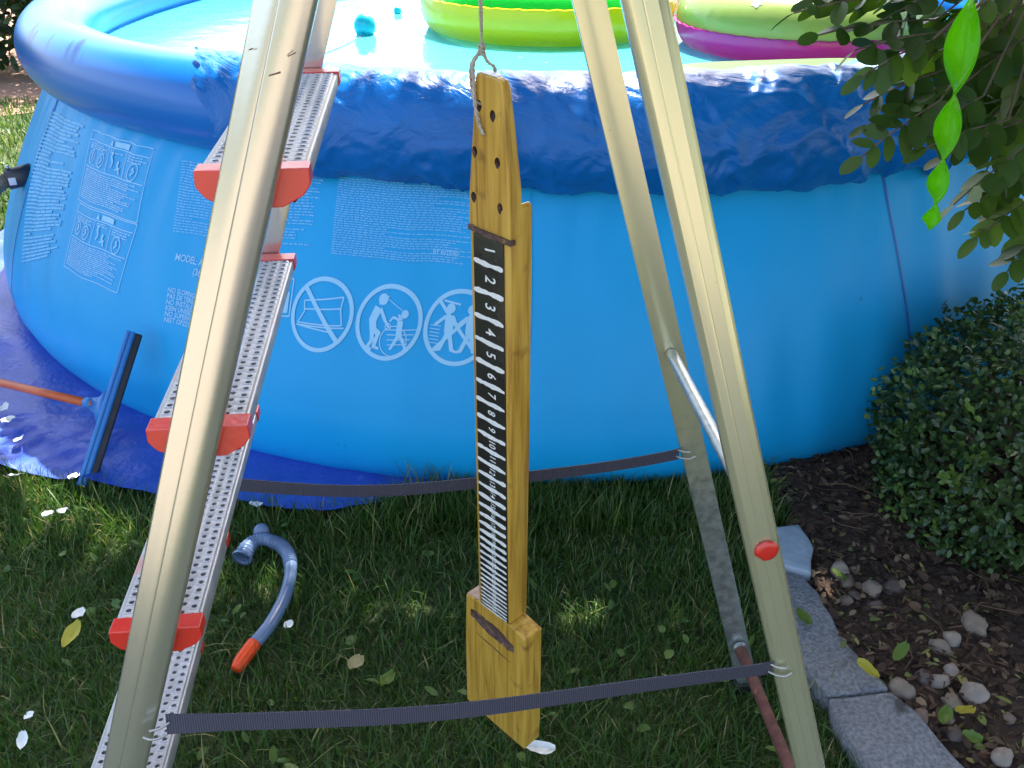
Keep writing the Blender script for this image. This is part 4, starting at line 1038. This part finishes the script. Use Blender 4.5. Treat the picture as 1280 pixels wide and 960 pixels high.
for i, (x, y, r_, k, lab) in enumerate(PEB):
    g = np.random.default_rng(200 + i); V = icoV.copy()
    d = 1 + .22 * noise2(V[:, 0] * 1.3 + 9 * i, V[:, 1] * 1.3 + V[:, 2], 70) + .14 * noise2(V[:, 0] * 3 + i, V[:, 2] * 3 + V[:, 1] * 1.5, 71) + .05 * noise2(V[:, 0] * 8 + i, V[:, 2] * 8 + V[:, 1] * 5, 72)
    V = V * d[:, None]
    for _ in range(4):                       # a few flat chips
        nn = g.normal(size=3); nn /= np.linalg.norm(nn); h_ = .72 + .15 * g.random(); s_ = V @ nn; V = V - np.clip(s_ - h_, 0, 9)[:, None] * nn * .85
    a_ = g.uniform(0, 6.28); sc = np.array([r_ * g.uniform(.95, 1.25), r_ * g.uniform(.75, 1.0), r_ * g.uniform(.62, .85)])
    V = V * sc; V = np.stack([V[:, 0] * math.cos(a_) - V[:, 1] * math.sin(a_), V[:, 0] * math.sin(a_) + V[:, 1] * math.cos(a_), V[:, 2]], 1)
    z = float(bed_z(np.array([x]), np.array([y]))[0])
    o = mesh('pebble', V + np.array([x, y, z + r_ * .42]), icoF, M['pebble'][k], None, True, org=(x, y, z)); tag(o, lab, 'pebble', 'pebbles in the bed')

# ------------------------------------------------------------------ box bush
def build_bush():
    C = np.array([1.205, 1.68, .160]); Rd = np.array([.385, .37, .325]); root = thing('boxwood_bush', (C[0], C[1], .03), 'rounded dark green boxwood bush at the pool corner of the bed', 'bush')
    g = np.random.default_rng(99)
    st = []
    for i in range(26):
        d = unit(g.normal(size=(1, 3)))[0]; d[2] = abs(d[2]) * .9 + .1; e = C + d * Rd * .85; b0 = np.array([C[0] + g.normal(0, .03), C[1] + g.normal(0, .03), .02])
        m_ = (b0 + e) / 2 + g.normal(0, .03, 3); st.append(tube(spline([b0, m_, e], 4), list(np.linspace(.008, .002, 9)), 5))
    mesh('stem', *join(st), M['bark'], root)['kind'] = 'stuff'
    P, D, Nn, ln, wd, va = [], [], [], [], [], []
    nsh = 3600                                # shoots, each a tip with a spray of small leaves
    d = unit(g.normal(size=(nsh, 3))); d = d[(d[:, 2] > -.75)]; m_ = len(d)
    lump = 1 + .10 * noise2(d[:, 0] * 3 + 5, d[:, 1] * 3 + d[:, 2] * 2, 81) + .07 * noise2(d[:, 0] * 7, d[:, 2] * 7 + d[:, 1] * 3, 82)
    depth = 1 - .30 * g.random(m_) ** 2.2
    base = C + d * Rd * (lump * depth)[:, None]; base[:, 2] = np.maximum(base[:, 2], .035)
    nsp = g.random(m_) < .05
    for k in range(7):
        ax = unit(d + g.normal(0, .35, (m_, 3)) + np.array([0, 0, .25])); s_ = k * .0065
        an = g.uniform(0, 6.28, m_); side = unit(np.cross(ax, unit(g.normal(size=(m_, 3)))))
        P.append(base + ax * s_ - d * .012 + nsp[:, None] * d * .02); D.append(unit(side + ax * (.5 + .14 * k))); Nn.append(unit(ax + .25 * g.normal(size=(m_, 3))))
        ln.append(g.uniform(.015, .027, m_) * (1 - .05 * k)); wd.append(g.uniform(.0085, .0135, m_))
        young = np.clip(.55 * g.random(m_) + .045 * k * g.random(m_) + .2 * (noise2(d[:, 0] * 4, d[:, 1] * 4 + d[:, 2] * 4, 83) > .25), 0, .86); va.append(np.where(nsp | (g.random(m_) > .985), .93, young))
    v_, t_ = leaf_mesh(np.concatenate(P), np.concatenate(D), np.concatenate(Nn), np.concatenate(ln), np.concatenate(wd), .14, .14)
    mesh('crown', v_, t_, M['box'], root, var=np.repeat(np.concatenate(va), 7))
build_bush()

# ------------------------------------------------------------------ locust tree: trunk beyond the picture, crown overhead, low branch in view
tree = thing('locust_tree', (2.35, 1.75, 0), 'leafy locust tree whose low branch hangs in over the pool rim', 'tree')
TRU = [(2.35, 1.75, -.05), (2.33, 1.74, .5), (2.28, 1.72, 1.2), (2.18, 1.70, 1.9), (2.0, 1.75, 2.5), (1.7, 1.9, 3.1), (1.3, 2.1, 3.6)]
o = mesh('trunk', *tube(spline(TRU, 5), list(np.linspace(.13, .035, 31)), 14), M['bark'], tree, True)
LIMB = [[(2.05, 1.73, 2.35), (1.4, 1.7, 2.75), (.5, 1.8, 3.0), (-.6, 2.0, 3.05), (-1.9, 2.1, 2.95), (-3.2, 2.0, 2.8)], [(2.2, 1.7, 1.8), (1.9, 2.2, 2.3), (1.3, 2.9, 2.7), (.6, 3.1, 2.9)], [(2.1, 1.72, 2.2), (1.9, 1.1, 2.4), (1.6, .6, 2.3), (1.3, .2, 2.1)], [(2.2, 1.72, 1.75), (1.75, 1.5, 1.72), (1.25, 1.32, 1.60), (.85, 1.25, 1.38), (.66, 1.22, 1.20)], [(1.9, 1.8, 2.7), (1.0, 2.5, 3.3), (-.2, 2.6, 3.3), (-1.2, 2.6, 3.1)]]
for l in LIMB:
    P = spline(l, 6); mesh('limb', *tube(P, list(np.linspace(.045 if l is not LIMB[3] else .022, .008 if l is not LIMB[3] else .005, len(P))), 9), M['bark'], tree, True)
def sprays(P0, D0, L0, npair, lw, g, droop=.35, hi=False):
    """compound leaves: rachis with leaflets in pairs"""
    Pl, Dl, Nl, ln, wd, va, rach = [], [], [], [], [], [], []
    for p, d, L in zip(P0, D0, L0):
        d = d / np.linalg.norm(d); up = np.array([0, 0, 1.]) + g.normal(0, .45, 3); sd = np.cross(d, up); sd /= np.linalg.norm(sd) + 1e-9; nn = np.cross(sd, d)
        m_ = npair + int(g.integers(-1, 2)); tone = g.random(); pts = []
        for i in range(m_ + 1):
            f = (i + .8) / (m_ + .8); c = p + d * L * f + np.array([0, 0, -droop * L * f * f]); pts.append(c)
            sz = lw[0] * (.75 + .35 * math.sin(math.pi * min(.95, f + .1))) * g.uniform(.85, 1.15)
            for s_ in ((-1, 1) if i < m_ else (0,)):
                Pl.append(c); dd = sd * s_ * .9 + d * (.55 if s_ else 1) + np.array([0, 0, -.25 - .3 * g.random()]) + g.normal(0, .16, 3); Dl.append(dd)
                Nl.append(nn + g.normal(0, .35, 3)); ln.append(sz); wd.append(sz * lw[1] * g.uniform(.85, 1.1)); va.append(np.clip(.25 + .5 * tone + .25 * g.normal(0, .5), 0, 1))
        rach.append(np.array([p] + pts))
    v_, t_ = (leaf_hi if hi else leaf_mesh)(np.array(Pl), np.array(Dl), np.array(Nl), np.array(ln), np.array(wd), .06, .06)
    return v_, t_, np.repeat(np.array(va), 21 if hi else 7), rach
# crown over the garden (out of the picture, it shades the foreground)
g = np.random.default_rng(321)
def crown_cloud(n_):
    out = []
    while len(out) < n_:
        x, y, z = g.uniform(-4.0, 3.2), g.uniform(.0, 4.9), g.uniform(2.45, 3.75)
        ymax = 3.776 - math.sqrt(max(0, 3.61 - (x - .39) ** 2)) + 1.17 - .36 * min(1, max(0, (-x - .5) / .5)) + .03 * math.sin(x * 3) + .9 * min(1, max(0, (x - 1.2) / .6))
        ymax += (z - 3) * .64                 # follow the sun's slope
        if y > ymax or y < 1.62 + (z - 3) * .64 + .08 * math.sin(x * 2): continue
        if x < -3.7 + .3 * math.sin(y * 4): continue
        out.append((x, y, z))
    return np.array(out)
P0 = crown_cloud(5200)
low = np.stack([g.uniform(.6, 3.2, 2600), g.uniform(-.3, 2.45, 2600), g.uniform(1.5, 2.5, 2600)], 1); low = low[low[:, 0] > .62 + .5 * noise2(low[:, 1] * 2, low[:, 2] * 2, 5)]
bx = g.uniform(-1.35, 1.25, 700); bz = g.uniform(2.5, 3.6, 700); by = 3.776 - np.sqrt(3.61 - (bx - .39) ** 2) + 1.04 + (bz - 3) * .64 - g.random(700) * .26
P0 = np.concatenate([P0, low, np.stack([bx, by, bz], 1)]); az = g.uniform(0, 6.28, len(P0)); D0 = np.stack([np.cos(az), np.sin(az), g.normal(-.1, .3, len(P0))], 1)
v_, t_, a_, _ = sprays(P0, D0, g.uniform(.18, .30, len(P0)), 7, (.085, .54), g)
mesh('crown', v_, t_, M['locust'], tree, var=a_)
# the low branch seen against the pool
BR = [
    ((0.484, 1.22, 1.148), (-0.132, -0.02, -0.013)),
    ((0.543, 1.25, 1.116), (-0.147, -0.02, -0.011)),
    ((0.544, 1.2, 1.11), (-0.117, -0.02, -0.015)),
    ((0.513, 1.18, 1.104), (-0.078, -0.02, -0.034)),
    ((0.563, 1.22, 1.063), (-0.104, -0.02, -0.036)),
    ((0.563, 1.2, 1.052), (-0.099, -0.02, -0.045)),
    ((0.535, 1.17, 1.034), (-0.083, -0.02, -0.057)),
    ((0.598, 1.19, 1.035), (-0.07, -0.02, -0.04)),
    ((0.621, 1.16, 1.012), (-0.097, -0.02, -0.025)),
    ((0.674, 1.22, 0.997), (-0.094, -0.02, -0.037)),
    ((0.655, 1.14, 0.997), (-0.086, -0.02, -0.07)),
    ((0.698, 1.18, 0.955), (-0.094, -0.02, -0.053)),
    ((0.67, 1.13, 0.929), (-0.068, -0.02, -0.046)),
    ((0.702, 1.15, 0.89), (-0.04, -0.02, -0.059)),
    ((0.684, 1.24, 1.034), (-0.038, -0.02, -0.09)),
    ((0.628, 1.26, 1.12), (-0.09, -0.02, -0.046)),
    ((0.664, 1.24, 1.103), (-0.084, -0.02, -0.065)),
    ((0.648, 1.3, 1.073), (-0.057, -0.02, -0.07)),
    ((0.577, 1.28, 1.155), (-0.092, -0.02, -0.036)),
    ((0.668, 1.2, 1.091), (-0.057, -0.02, -0.084)),
    ((0.576, 1.32, 1.141), (-0.131, -0.02, -0.017)),
    ((0.685, 1.3, 1.134), (-0.079, -0.02, -0.057)),
    ((0.725, 1.3, 1.031), (-0.081, -0.02, -0.06)),
    ((0.618, 1.22, 1.162), (-0.084, -0.02, -0.052)),
    ((0.649, 1.35, 1.157), (0.006, -0.02, -0.1)),
    ((0.718, 1.33, 1.11), (-0.014, -0.02, -0.102)),
    ((0.722, 1.28, 1.046), (-0.013, -0.02, -0.103)),
    ((0.655, 1.33, 1.036), (-0.078, -0.02, -0.062)),
    ((0.533, 1.3, 1.153), (-0.023, -0.02, -0.076)),
    ((0.618, 1.35, 1.107), (-0.056, -0.02, -0.081)),
    ((0.726, 1.36, 1.052), (-0.104, -0.02, -0.029)),
    ((0.768, 1.34, 0.99), (-0.099, -0.02, -0.007)),
    ((0.674, 1.38, 1.113), (-0.085, -0.02, -0.008)),
    ((0.746, 1.4, 1.131), (-0.078, -0.02, -0.04)),
    ((0.663, 1.4, 1.056), (-0.073, -0.02, -0.019)),
    ((0.465, 1.28, 1.148), (-0.077, -0.02, -0.007)),
    ((0.776, 1.42, 1.064), (-0.095, -0.02, -0.008)),
    ((0.775, 1.42, 1.024), (-0.096, -0.02, -0.007)),
    ((0.749, 1.4, 0.999), (-0.088, -0.02, -0.013)),
    ((0.759, 1.38, 1.092), (-0.059, -0.02, -0.045)),
    ((0.73, 1.44, 1.072), (-0.073, -0.02, -0.002)),
    ((0.692, 1.45, 1.12), (-0.039, -0.02, -0.069)),
    ((0.807, 1.42, 0.995), (-0.052, -0.02, -0.067)),
    ((0.622, 1.42, 1.118), (-0.032, -0.02, -0.046)),
    ((0.764, 1.46, 1.091), (-0.031, -0.02, -0.1))]

g = np.random.default_rng(12)
P0 = np.array([b[0] for b in BR]); D0 = np.array([b[1] for b in BR]); L0 = np.linalg.norm(D0, axis=1) * 1.05
D0 = D0 + np.array([0, 0, .12]) * np.linalg.norm(D0, axis=1, keepdims=True)
v_, t_, a_, rach = sprays(P0, D0, L0, 5, (.039, .56), g, .14, True)
o = mesh('hanging_foliage', v_, t_, M['locust'], tree, True, var=a_); o['kind'] = 'stuff'
hub = np.array([(.66, 1.22, 1.20), (.74, 1.24, 1.28), (.85, 1.25, 1.38)]); tb = []
for r_ in rach:
    tb.append(tube(list(r_), [.0012] * len(r_), 5)); h_ = hub[np.argmin(np.linalg.norm(hub - r_[0], axis=1))]
    mid = (h_ + r_[0]) / 2 + np.array([0, 0, .015]); tb.append(tube(spline([h_, mid, r_[0]], 4), [.0015] * 9, 5))
mesh('twigs', *join(tb), M['bark'], tree)['kind'] = 'stuff'

# ------------------------------------------------------------------ neon spiral pendant
sp_ = thing('spiral_pendant', (.447, .95, .945), 'neon green twisted translucent spiral hanging in front of the leaves', 'ornament')
V = []; Fc = []; ZT0, ZB = 1.46, .945; n_ = 260
for i in range(n_ + 1):
    h_ = (ZT0 - ZB) * (i / n_) ** 1.25; z = ZB + h_
    wdt = .0010 + .5 * (.0165 + .072 * h_) * min(1, h_ / .012)
    tw_ = math.pi * math.log(1 + h_ / .0974) / math.log(1.38) + math.pi / 2 + .1
    c_, s_ = math.cos(tw_), math.sin(tw_); cx, cy = .455 - .06 * h_, .95
    for k, e in ((-1, 1), (-.55, .72), (0, .55), (.55, .72), (1, 1)):
        V.append((cx + c_ * wdt * k - s_ * .0006, cy + s_ * wdt * k + c_ * .0006, z)); V.append((cx + c_ * wdt * k + s_ * .0006, cy + s_ * wdt * k - c_ * .0006, z))
    if i:
        a = (i - 1) * 10; b2 = i * 10
        for k in range(4):
            Fc.append((a + 2 * k, a + 2 * k + 2, b2 + 2 * k + 2, b2 + 2 * k)); Fc.append((a + 2 * k + 1, b2 + 2 * k + 1, b2 + 2 * k + 3, a + 2 * k + 3))
        for k in (0, 8): Fc.append((a + k, b2 + k, b2 + k + 1, a + k + 1))
mesh('twisted_blade', V, Fc, M['spiral'], sp_, True)
mesh('hanging_thread', *tube([(.424, .95, 1.46), (.5, 1.1, 1.55), (.66, 1.22, 1.20 + .02)], .0006, 5), M['steel'], sp_)

# ------------------------------------------------------------------ squeegee leaning on the pool
sq = thing('floor_squeegee', (-1.005, 1.74, .01), 'blue floor squeegee with black rubber lip leaning against the pool wall', 'squeegee')
p0 = np.array([-1.003, 1.742, .018]); p1 = np.array([-.917, 1.985, .298]); ax = (p1 - p0) / np.linalg.norm(p1 - p0)
hx = np.array([-.86, -.10, .22]); hx -= ax * (hx @ ax); hx /= np.linalg.norm(hx); hy = np.cross(ax, hx)   # hx: towards handle
if hy[1] > 0: hy = -hy
def bar(prof, a, b2, name, m, bev=.0015, parent=sq):
    rings = [[a + hx * px + hy * py for px, py in prof], [b2 + hx * px + hy * py for px, py in prof]]
    o = mesh(name, *loft(rings), m, parent); return bevel(o, bev, 2, 25)
bar([(.014, -.010), (.016, .004), (.012, .013), (-.004, .014), (-.008, .010), (-.008, -.010)], p0, p1, 'blade_holder', M['sq_blue'])
bar([(.004, .0142), (.0105, .0142), (.0095, .0170), (.005, .0170)], p0 + ax * .004, p1 - ax * .004, 'rib', M['sq_blue'], .0008)
bar([(-.008, .0085), (-.022, .0095), (-.022, .0045), (-.008, .0035)], p0 + ax * .001, p1 - ax * .001, 'rubber_lip', M['rubber'], .0006)
bar([(-.008, -.0035), (-.022, -.0045), (-.022, -.0075), (-.008, -.0075)], p0 + ax * .001, p1 - ax * .001, 'rubber_lip', M['rubber'], .0006)
hm = p0 + (p1 - p0) * .50 + hx * .012
he = np.array([-1.68, 2.30, .035]); hd = (he - hm) / np.linalg.norm(he - hm)
w0 = hm + ax * .045; w1 = hm - ax * .045; nk = hm + hd * .055
mesh('socket', *loft([[hm + ax * .05 + hy * .006, hm + ax * .05 - hy * .006, hm - ax * .05 - hy * .006, hm - ax * .05 + hy * .006], [hm + hd * .025 + ax * .020 + hy * .009, hm + hd * .025 + ax * .020 - hy * .009, hm + hd * .025 - ax * .020 - hy * .009, hm + hd * .025 - ax * .020 + hy * .009], [nk + ax * .012 + hy * .011, nk + ax * .012 - hy * .011, nk - ax * .012 - hy * .011, nk - ax * .012 + hy * .011]]), M['sq_blue'], sq, True)
mesh('socket_ring', *tube([nk - hd * .012, nk + hd * .012], .0145, 14), M['sq_blue'], sq, True)
mesh('handle', *tube([hm + hd * .04, hm + hd * .3, he + hd * .35], .0108, 14), M['orange'], sq, True)

# ------------------------------------------------------------------ snorkel lying in the grass
sn = thing('snorkel', (-.47, 1.36, .03), 'blue-grey snorkel with an orange tip lying in the grass', 'snorkel')
main = spline([(-.477, 1.228, .036), (-.458, 1.275, .038), (-.446, 1.339, .040), (-.445, 1.395, .042), (-.452, 1.440, .044)], 8)
mesh('barrel', *tube(main, .0128, 16), M['snork'], sn, True)
tipp = spline([(-.4975, 1.172, .030), (-.490, 1.192, .033), (-.4765, 1.2295, .0365)], 5); mesh('tip', *tube(tipp, [.0088, .0100, .0112, .0122, .0130, .0136, .0139, .0139, .0139, .0139, .0139], 16), M['snork_tip'], sn, True)
cor = spline([(-.452, 1.438, .044), (-.462, 1.466, .046), (-.480, 1.490, .048), (-.504, 1.504, .050)], 30)
mesh('corrugated_bend', *tube(cor, [.0132 + .0019 * math.sin(i * 1.05) for i in range(len(cor))], 16), M['snork'], sn, True)
mp_ = spline([(-.504, 1.504, .050), (-.522, 1.510, .051), (-.540, 1.506, .050), (-.551, 1.487, .048), (-.557, 1.462, .042)], 16)
mesh('mouth_tube', *tube(mp_, [.0132 + .0009 * math.sin(i * 1.3) + .007 * max(0, (i - 30) / 34) for i in range(len(mp_))], 16, False), M['snork'], sn, True)
mesh('mouthpiece_flange', *tube([(-.5555, 1.470, .044), (-.557, 1.462, .0425), (-.5575, 1.459, .042)], [.018, .0225, .0205], 18, False), M['snork'], sn, True)
mesh('purge_cap', *tube([(-.530, 1.522, .052), (-.534, 1.536, .053), (-.535, 1.545, .053)], [.0155, .0168, .013], 16), M['snork'], sn, True)

# ------------------------------------------------------------------ hose on the pool wall
hs = thing('pool_hose', tuple(wall_pt(-148.4, .62)), 'ribbed grey hose clamped to the side of the pool', 'hose')
h0 = wall_pt(-148.4, .62); h1 = h0 + np.array([-.050, -.025, -.008])
cl = h1 - h0
mesh('hose_clamp', *tube([h0 - cl * .3, h1], .031, 18), M['clamp'], hs, True)
mesh('clamp_screw', *tube([h1 - cl * .35 + np.array([-.005, -.01, .028]), h1 - cl * .35 + np.array([-.005, -.012, .042])], .006, 8), M['steel'], hs, True)
hp = spline([h0 + cl * .9, h1 + np.array([-.035, -.022, -.022]), h1 + np.array([-.09, -.05, -.11]), h1 + np.array([-.20, -.05, -.33]), h1 + np.array([-.22, .05, -.415]), h1 + np.array([-.5, .35, -.425]), h1 + np.array([-1.1, .7, -.425])], 22)
mesh('ribbed_pipe', *tube(hp, [.0225 + .0035 * math.sin(i * 2.1) for i in range(len(hp))], 16), M['hose'], hs, True)
boxat(h1 - cl * .4 + np.array([.006, -.030, -.002]), np.array([.9, .43, 0]), np.array([-.43, .9, 0]), .010, .002, .011, 'clamp_label', M['fl_white'], hs, .0005)

# ------------------------------------------------------------------ floats on the water
def float_ring(name, c, Rm, r_, mt, mb, label, seam_z=.0, squash=.85):
    root = thing(name, (c[0], c[1], .722), label, 'float'); na, nb2 = 120, 28
    def half(b0, b1, nm, m):
        V = []; n2 = 16
        for i in range(na):
            a = 2 * math.pi * i / na
            for k in range(n2 + 1):
                b = b0 + (b1 - b0) * k / n2; pk = 1 + .018 * math.sin(a * 47 + .7 * math.sin(a * 11)) * abs(math.cos(b)) ** 6 + .006 * math.sin(a * 5)
                V.append((c[0] + (Rm + r_ * pk * math.cos(b)) * math.cos(a), c[1] + (Rm + r_ * pk * math.cos(b)) * math.sin(a), c[2] + r_ * squash * pk * math.sin(b)))
        Fc = [(i * (n2 + 1) + k, ((i + 1) % na) * (n2 + 1) + k, ((i + 1) % na) * (n2 + 1) + k + 1, i * (n2 + 1) + k + 1) for i in range(na) for k in range(n2)]
        return mesh(nm, V, Fc, m, root, True)
    sb = math.asin(seam_z); half(sb, math.pi - sb, 'upper_skin', mt); half(-math.pi - sb, sb, 'lower_skin', mb)
    V = []
    for i in range(na):
        a = 2 * math.pi * i / na; jz = .002 * math.sin(a * 47)
        for dr, dz in ((-.004, -.003), (.009, -.0015), (.009, .0015), (-.004, .003)): V.append((c[0] + (Rm + r_ * math.cos(sb) + dr) * math.cos(a), c[1] + (Rm + r_ * math.cos(sb) + dr) * math.sin(a), c[2] + r_ * squash * seam_z + dz + jz))
    Fc = [(i * 4 + k, ((i + 1) % na) * 4 + k, ((i + 1) % na) * 4 + (k + 1) % 4, i * 4 + (k + 1) % 4) for i in range(na) for k in range(4)]
    mesh('weld_seam', V, Fc, mb, root)
    return root
float_ring('swim_ring', (.150, 3.80, .80), .355, .145, M['fl_green'], M['fl_yellow'], 'swim ring with green upper half and yellow lower half', .35)
pk = float_ring('swim_ring', (1.00, 3.39, .800), .285, .140, M['fl_pale'], M['fl_pink'], 'swim ring with pale green patterned top and magenta underside')
# flower print on the pink ring
def blossom(a_deg, b_deg, s_, m):
    V = []; n_ = 40; a0, b0 = R(a_deg), R(b_deg)
    for i in range(n_):
        t = 2 * math.pi * i / n_; q = s_ * (.62 + .38 * abs(math.cos(2.5 * t))); a = a0 + q * math.cos(t) / .40; b = b0 + q * math.sin(t) / .14; r2 = .1425
        V.append((1.00 + (.285 + r2 * math.cos(b)) * math.cos(a), 3.39 + (.285 + r2 * math.cos(b)) * math.sin(a),   .800 + r2 * .85 * math.sin(b)))
    return mesh('flower_print', V, [tuple(range(n_))], m, pk)
for a_, b_d, s_ in ((-92, 62, .030), (-84, 55, .022), (-112, 70, .026), (-70, 64, .026), (-60, 48, .02), (-128, 52, .02)): blossom(a_, b_d, s_, M['fl_white'])
# mint air mat beside it
ml = thing('air_mat', (.78, 2.78, .722), 'flat mint green air mat with dark piping beside the pool rim', 'float')
def matslab(nm, ex, zc, zh, m):
    rings = []
    for dz, ins in ((-zh, .02), (-zh * .6, .004), (0, 0), (zh * .6, .004), (zh, .02)):
        ring_ = []
        for i in range(48):
            t = 2 * math.pi * i / 48; c_, s_ = math.cos(t), math.sin(t); px = (.36 + ex - ins) * math.copysign(abs(c_) ** .5, c_); py = (.17 + ex - ins) * math.copysign(abs(s_) ** .5, s_)
            ring_.append((.80 + px * .97 - py * .15, 2.72 + px * .15 + py * .97, zc + dz))
        rings.append(ring_)
    return mesh(nm, *loft(rings), m, ml, True)
matslab('mat_cushion', 0, .745, .022, M['fl_mat']); matslab('edge_piping', .006, .745, .0035, M['rubber'])
# little ball and its cord
bl = thing('floating_ball', (-.543, 3.58, .722), 'small turquoise ball floating on the bright water', 'ball')
V = icoV * np.array([.040, .040, .046]) + np.array([-.543, 3.59, .752]); mesh('ball_shell', V, icoF, M['ball'], bl, True)
mesh('valve', *tube([(-.543, 3.555, .728), (-.546, 3.545, .726)], .006, 8), M['ball'], bl, True)
mesh('cord', *tube(spline([(-.546, 3.545, .7245), (-.575, 3.42, .7245), (-.60, 3.30, .7245), (-.65, 3.15, .7245)], 6), .0018, 5), M['hose'], bl)
V = icoV * np.array([.016, .016, .018]) + np.array([-.478, 4.10, .733]); tag(mesh('floating_bead', V, icoF, M['ball'], None, True, org=(-.478, 4.10, .733)), 'tiny turquoise bead floating beyond the small ball', 'ball')
# leaf crumbs drifting on the water
g = np.random.default_rng(8); n_ = 60; ax_ = g.uniform(-.7, .9, n_); ay_ = g.uniform(2.15, 3.9, n_); az = g.uniform(0, 6.28, n_)
v_, t_ = leaf_mesh(np.stack([ax_, ay_, np.full(n_, .7245)], 1), np.stack([np.cos(az), np.sin(az), 0 * az], 1), np.tile([0., 0, 1.], (n_, 1)), g.uniform(.008, .022, n_), g.uniform(.004, .009, n_), .02, -.02)
tag(mesh('floating_debris', v_, t_, M['litter'], var=np.repeat(g.uniform(.3, .9, n_), 7)), kind='stuff')

# ------------------------------------------------------------------ petals and fallen leaves
def petal(x, y, z, s_, seed, name, m, var=None, elong=1.5):
    g = np.random.default_rng(seed); n1, n2 = 7, 5; V = []; Fc = []; az = g.uniform(0, 6.28); cup = g.uniform(.15, .45); tl = g.normal(0, .25, 2)
    for i in range(n1):
        u_ = i / (n1 - 1); wv = math.sin(math.pi * min(.97, .06 + u_ * .9)) ** .7
        for j in range(n2):
            v2 = j / (n2 - 1) * 2 - 1; px = (u_ - .5) * s_ * elong; py = v2 * .5 * s_ * wv; pz = cup * s_ * (v2 * v2 * .6 + (u_ - .5) ** 2 * 1.2) + .06 * s_ * g.normal()
            pz += tl[0] * px + tl[1] * py
            V.append((x + px * math.cos(az) - py * math.sin(az), y + px * math.sin(az) + py * math.cos(az), z + pz))
            if i and j: k = i * n2 + j; Fc.append((k - n2 - 1, k - n2, k, k - 1))
    return mesh(name, V, Fc, m, None, True, org=(x, y, z), var=None if var is None else np.full(len(V), var))
PET = [(-.822, 1.290, .050, .022, 'white petal in the grass beside the lowest visible ladder cap'), (-.809, 1.053, .050, .017, 'white petal in the grass at the far bottom corner'), (-.796, 1.002, .050, .018, 'cream petal nearest the bottom corner of the lawn'),
       (-1.010, 1.588, .055, .022, 'white petal in the grass below the groundsheet'), (-.980, 1.594, .058, .018, 'twin petal close behind the one below the groundsheet'), (-1.004, 1.715, .062, .024, 'white petal caught at the foot of the squeegee'),
       (-1.140, 1.722, .062, .026, 'large white petal on the grass edge of the groundsheet'), (-1.279, 1.974, .052, .026, 'curled white petal in the middle of the groundsheet'), (-1.320, 2.032, .052, .024, 'white petal on the groundsheet nearest the orange handle'),
       (-1.215, 1.890, .052, .024, 'pointed white petal on the groundsheet towards the squeegee foot'), (.045, .982, .055, .024, 'long white petal in the grass under the hanging board'), (-.418, 1.262, .050, .016, 'slim white petal beside the snorkel barrel'), (-.563, 1.616, .060, .022, 'white petal at the groundsheet corner above the snorkel')]
for i, (x, y, z, s_, lab) in enumerate(PET): tag(petal(x, y, z, s_, 300 + i, 'fallen_petal', M['petal'], elong=1.3 if i != 10 else 2.1), lab, 'petal', 'white petals on the ground')
FAL = [(-.812, 1.235, .052, .030, 1, 'yellow leaf in the grass near the lowest ladder cap'), (-.278, 1.167, .052, .026, 2, 'tan leaf in the grass between snorkel and board'), (-.172, 1.453, .055, .026, 0, 'green leaf in the grass left of the board'), (-.217, 1.130, .050, .024, 0, 'yellowish green leaf close to the board body'),
       (.546, 1.269, .062, .026, 0, 'green leaf pair lying on the curved edging stone'), (.622, 1.139, .066, .026, 1, 'yellow-green leaf at the joint of the edging stones'), (.758, 1.056, .060, .026, 1, 'bright yellow leaf among the bed pebbles'), (.720, 1.045, .060, .022, 0, 'small green leaf beside the long brown pebble'), (.700, 1.19, .055, .022, 0, 'green leaf lying on the bark in the bed centre'), (.655, 1.40, .05, .024, 0, 'green leaf by the flat brown pebble'), (.745, 1.0, .06, .02, 0, 'green leaf near the picture bottom beside the edging')]
for i, (x, y, z, s_, k, lab) in enumerate(FAL): tag(petal(x, y, z, s_, 400 + i, 'fallen_leaf', M['fallen'][k], .5, 1.6), lab, 'leaf', 'fallen leaves')

# ------------------------------------------------------------------ hedge far behind the pool
def hedge(name, x0, x1, y0, y1, h_, n_, seed, label):
    root = thing(name, ((x0 + x1) / 2, (y0 + y1) / 2, 0), label, 'hedge'); g = np.random.default_rng(seed)
    st = []
    for i in range(int((x1 - x0) * 3)):
        x, y = g.uniform(x0, x1), g.uniform(y0 + .3, y1 - .2); st.append(tube([(x, y, -.02), (x + g.normal(0, .1), y + g.normal(0, .1), h_ * .5), (x + g.normal(0, .2), y + g.normal(0, .15), h_ * .85)], [.03, .02, .008], 6))
    mesh('stem', *join(st), M['bark'], root)['kind'] = 'stuff'
    x = g.uniform(x0, x1, n_); y = y0 + (y1 - y0) * g.random(n_) ** 1.6 + .22 * noise2(x * 1.7, x * 0, seed); top = h_ * (1 + .16 * noise2(x * 1.3, x * 0 + 3, seed + 1)); z = .08 + (top - .08) * g.random(n_) ** .8
    D = unit(g.normal(size=(n_, 3)) + np.array([0, -.5, .1])); Nn = unit(g.normal(size=(n_, 3)) + np.array([0, -.4, .6])); s_ = g.uniform(.05, .10, n_)
    v_, t_ = leaf_mesh(np.stack([x, y, z], 1), D, Nn, s_, s_ * .55, .12, .12); mesh('crown', v_, t_, M['hedge'], root, var=np.repeat(np.clip(g.random(n_) ** 1.5, 0, 1), 7))
hedge('garden_hedge', -7.5, -2.2, 6.35, 7.6, 1.15, 22000, 500, 'dark leafy hedge beyond the bark strip behind the pool')
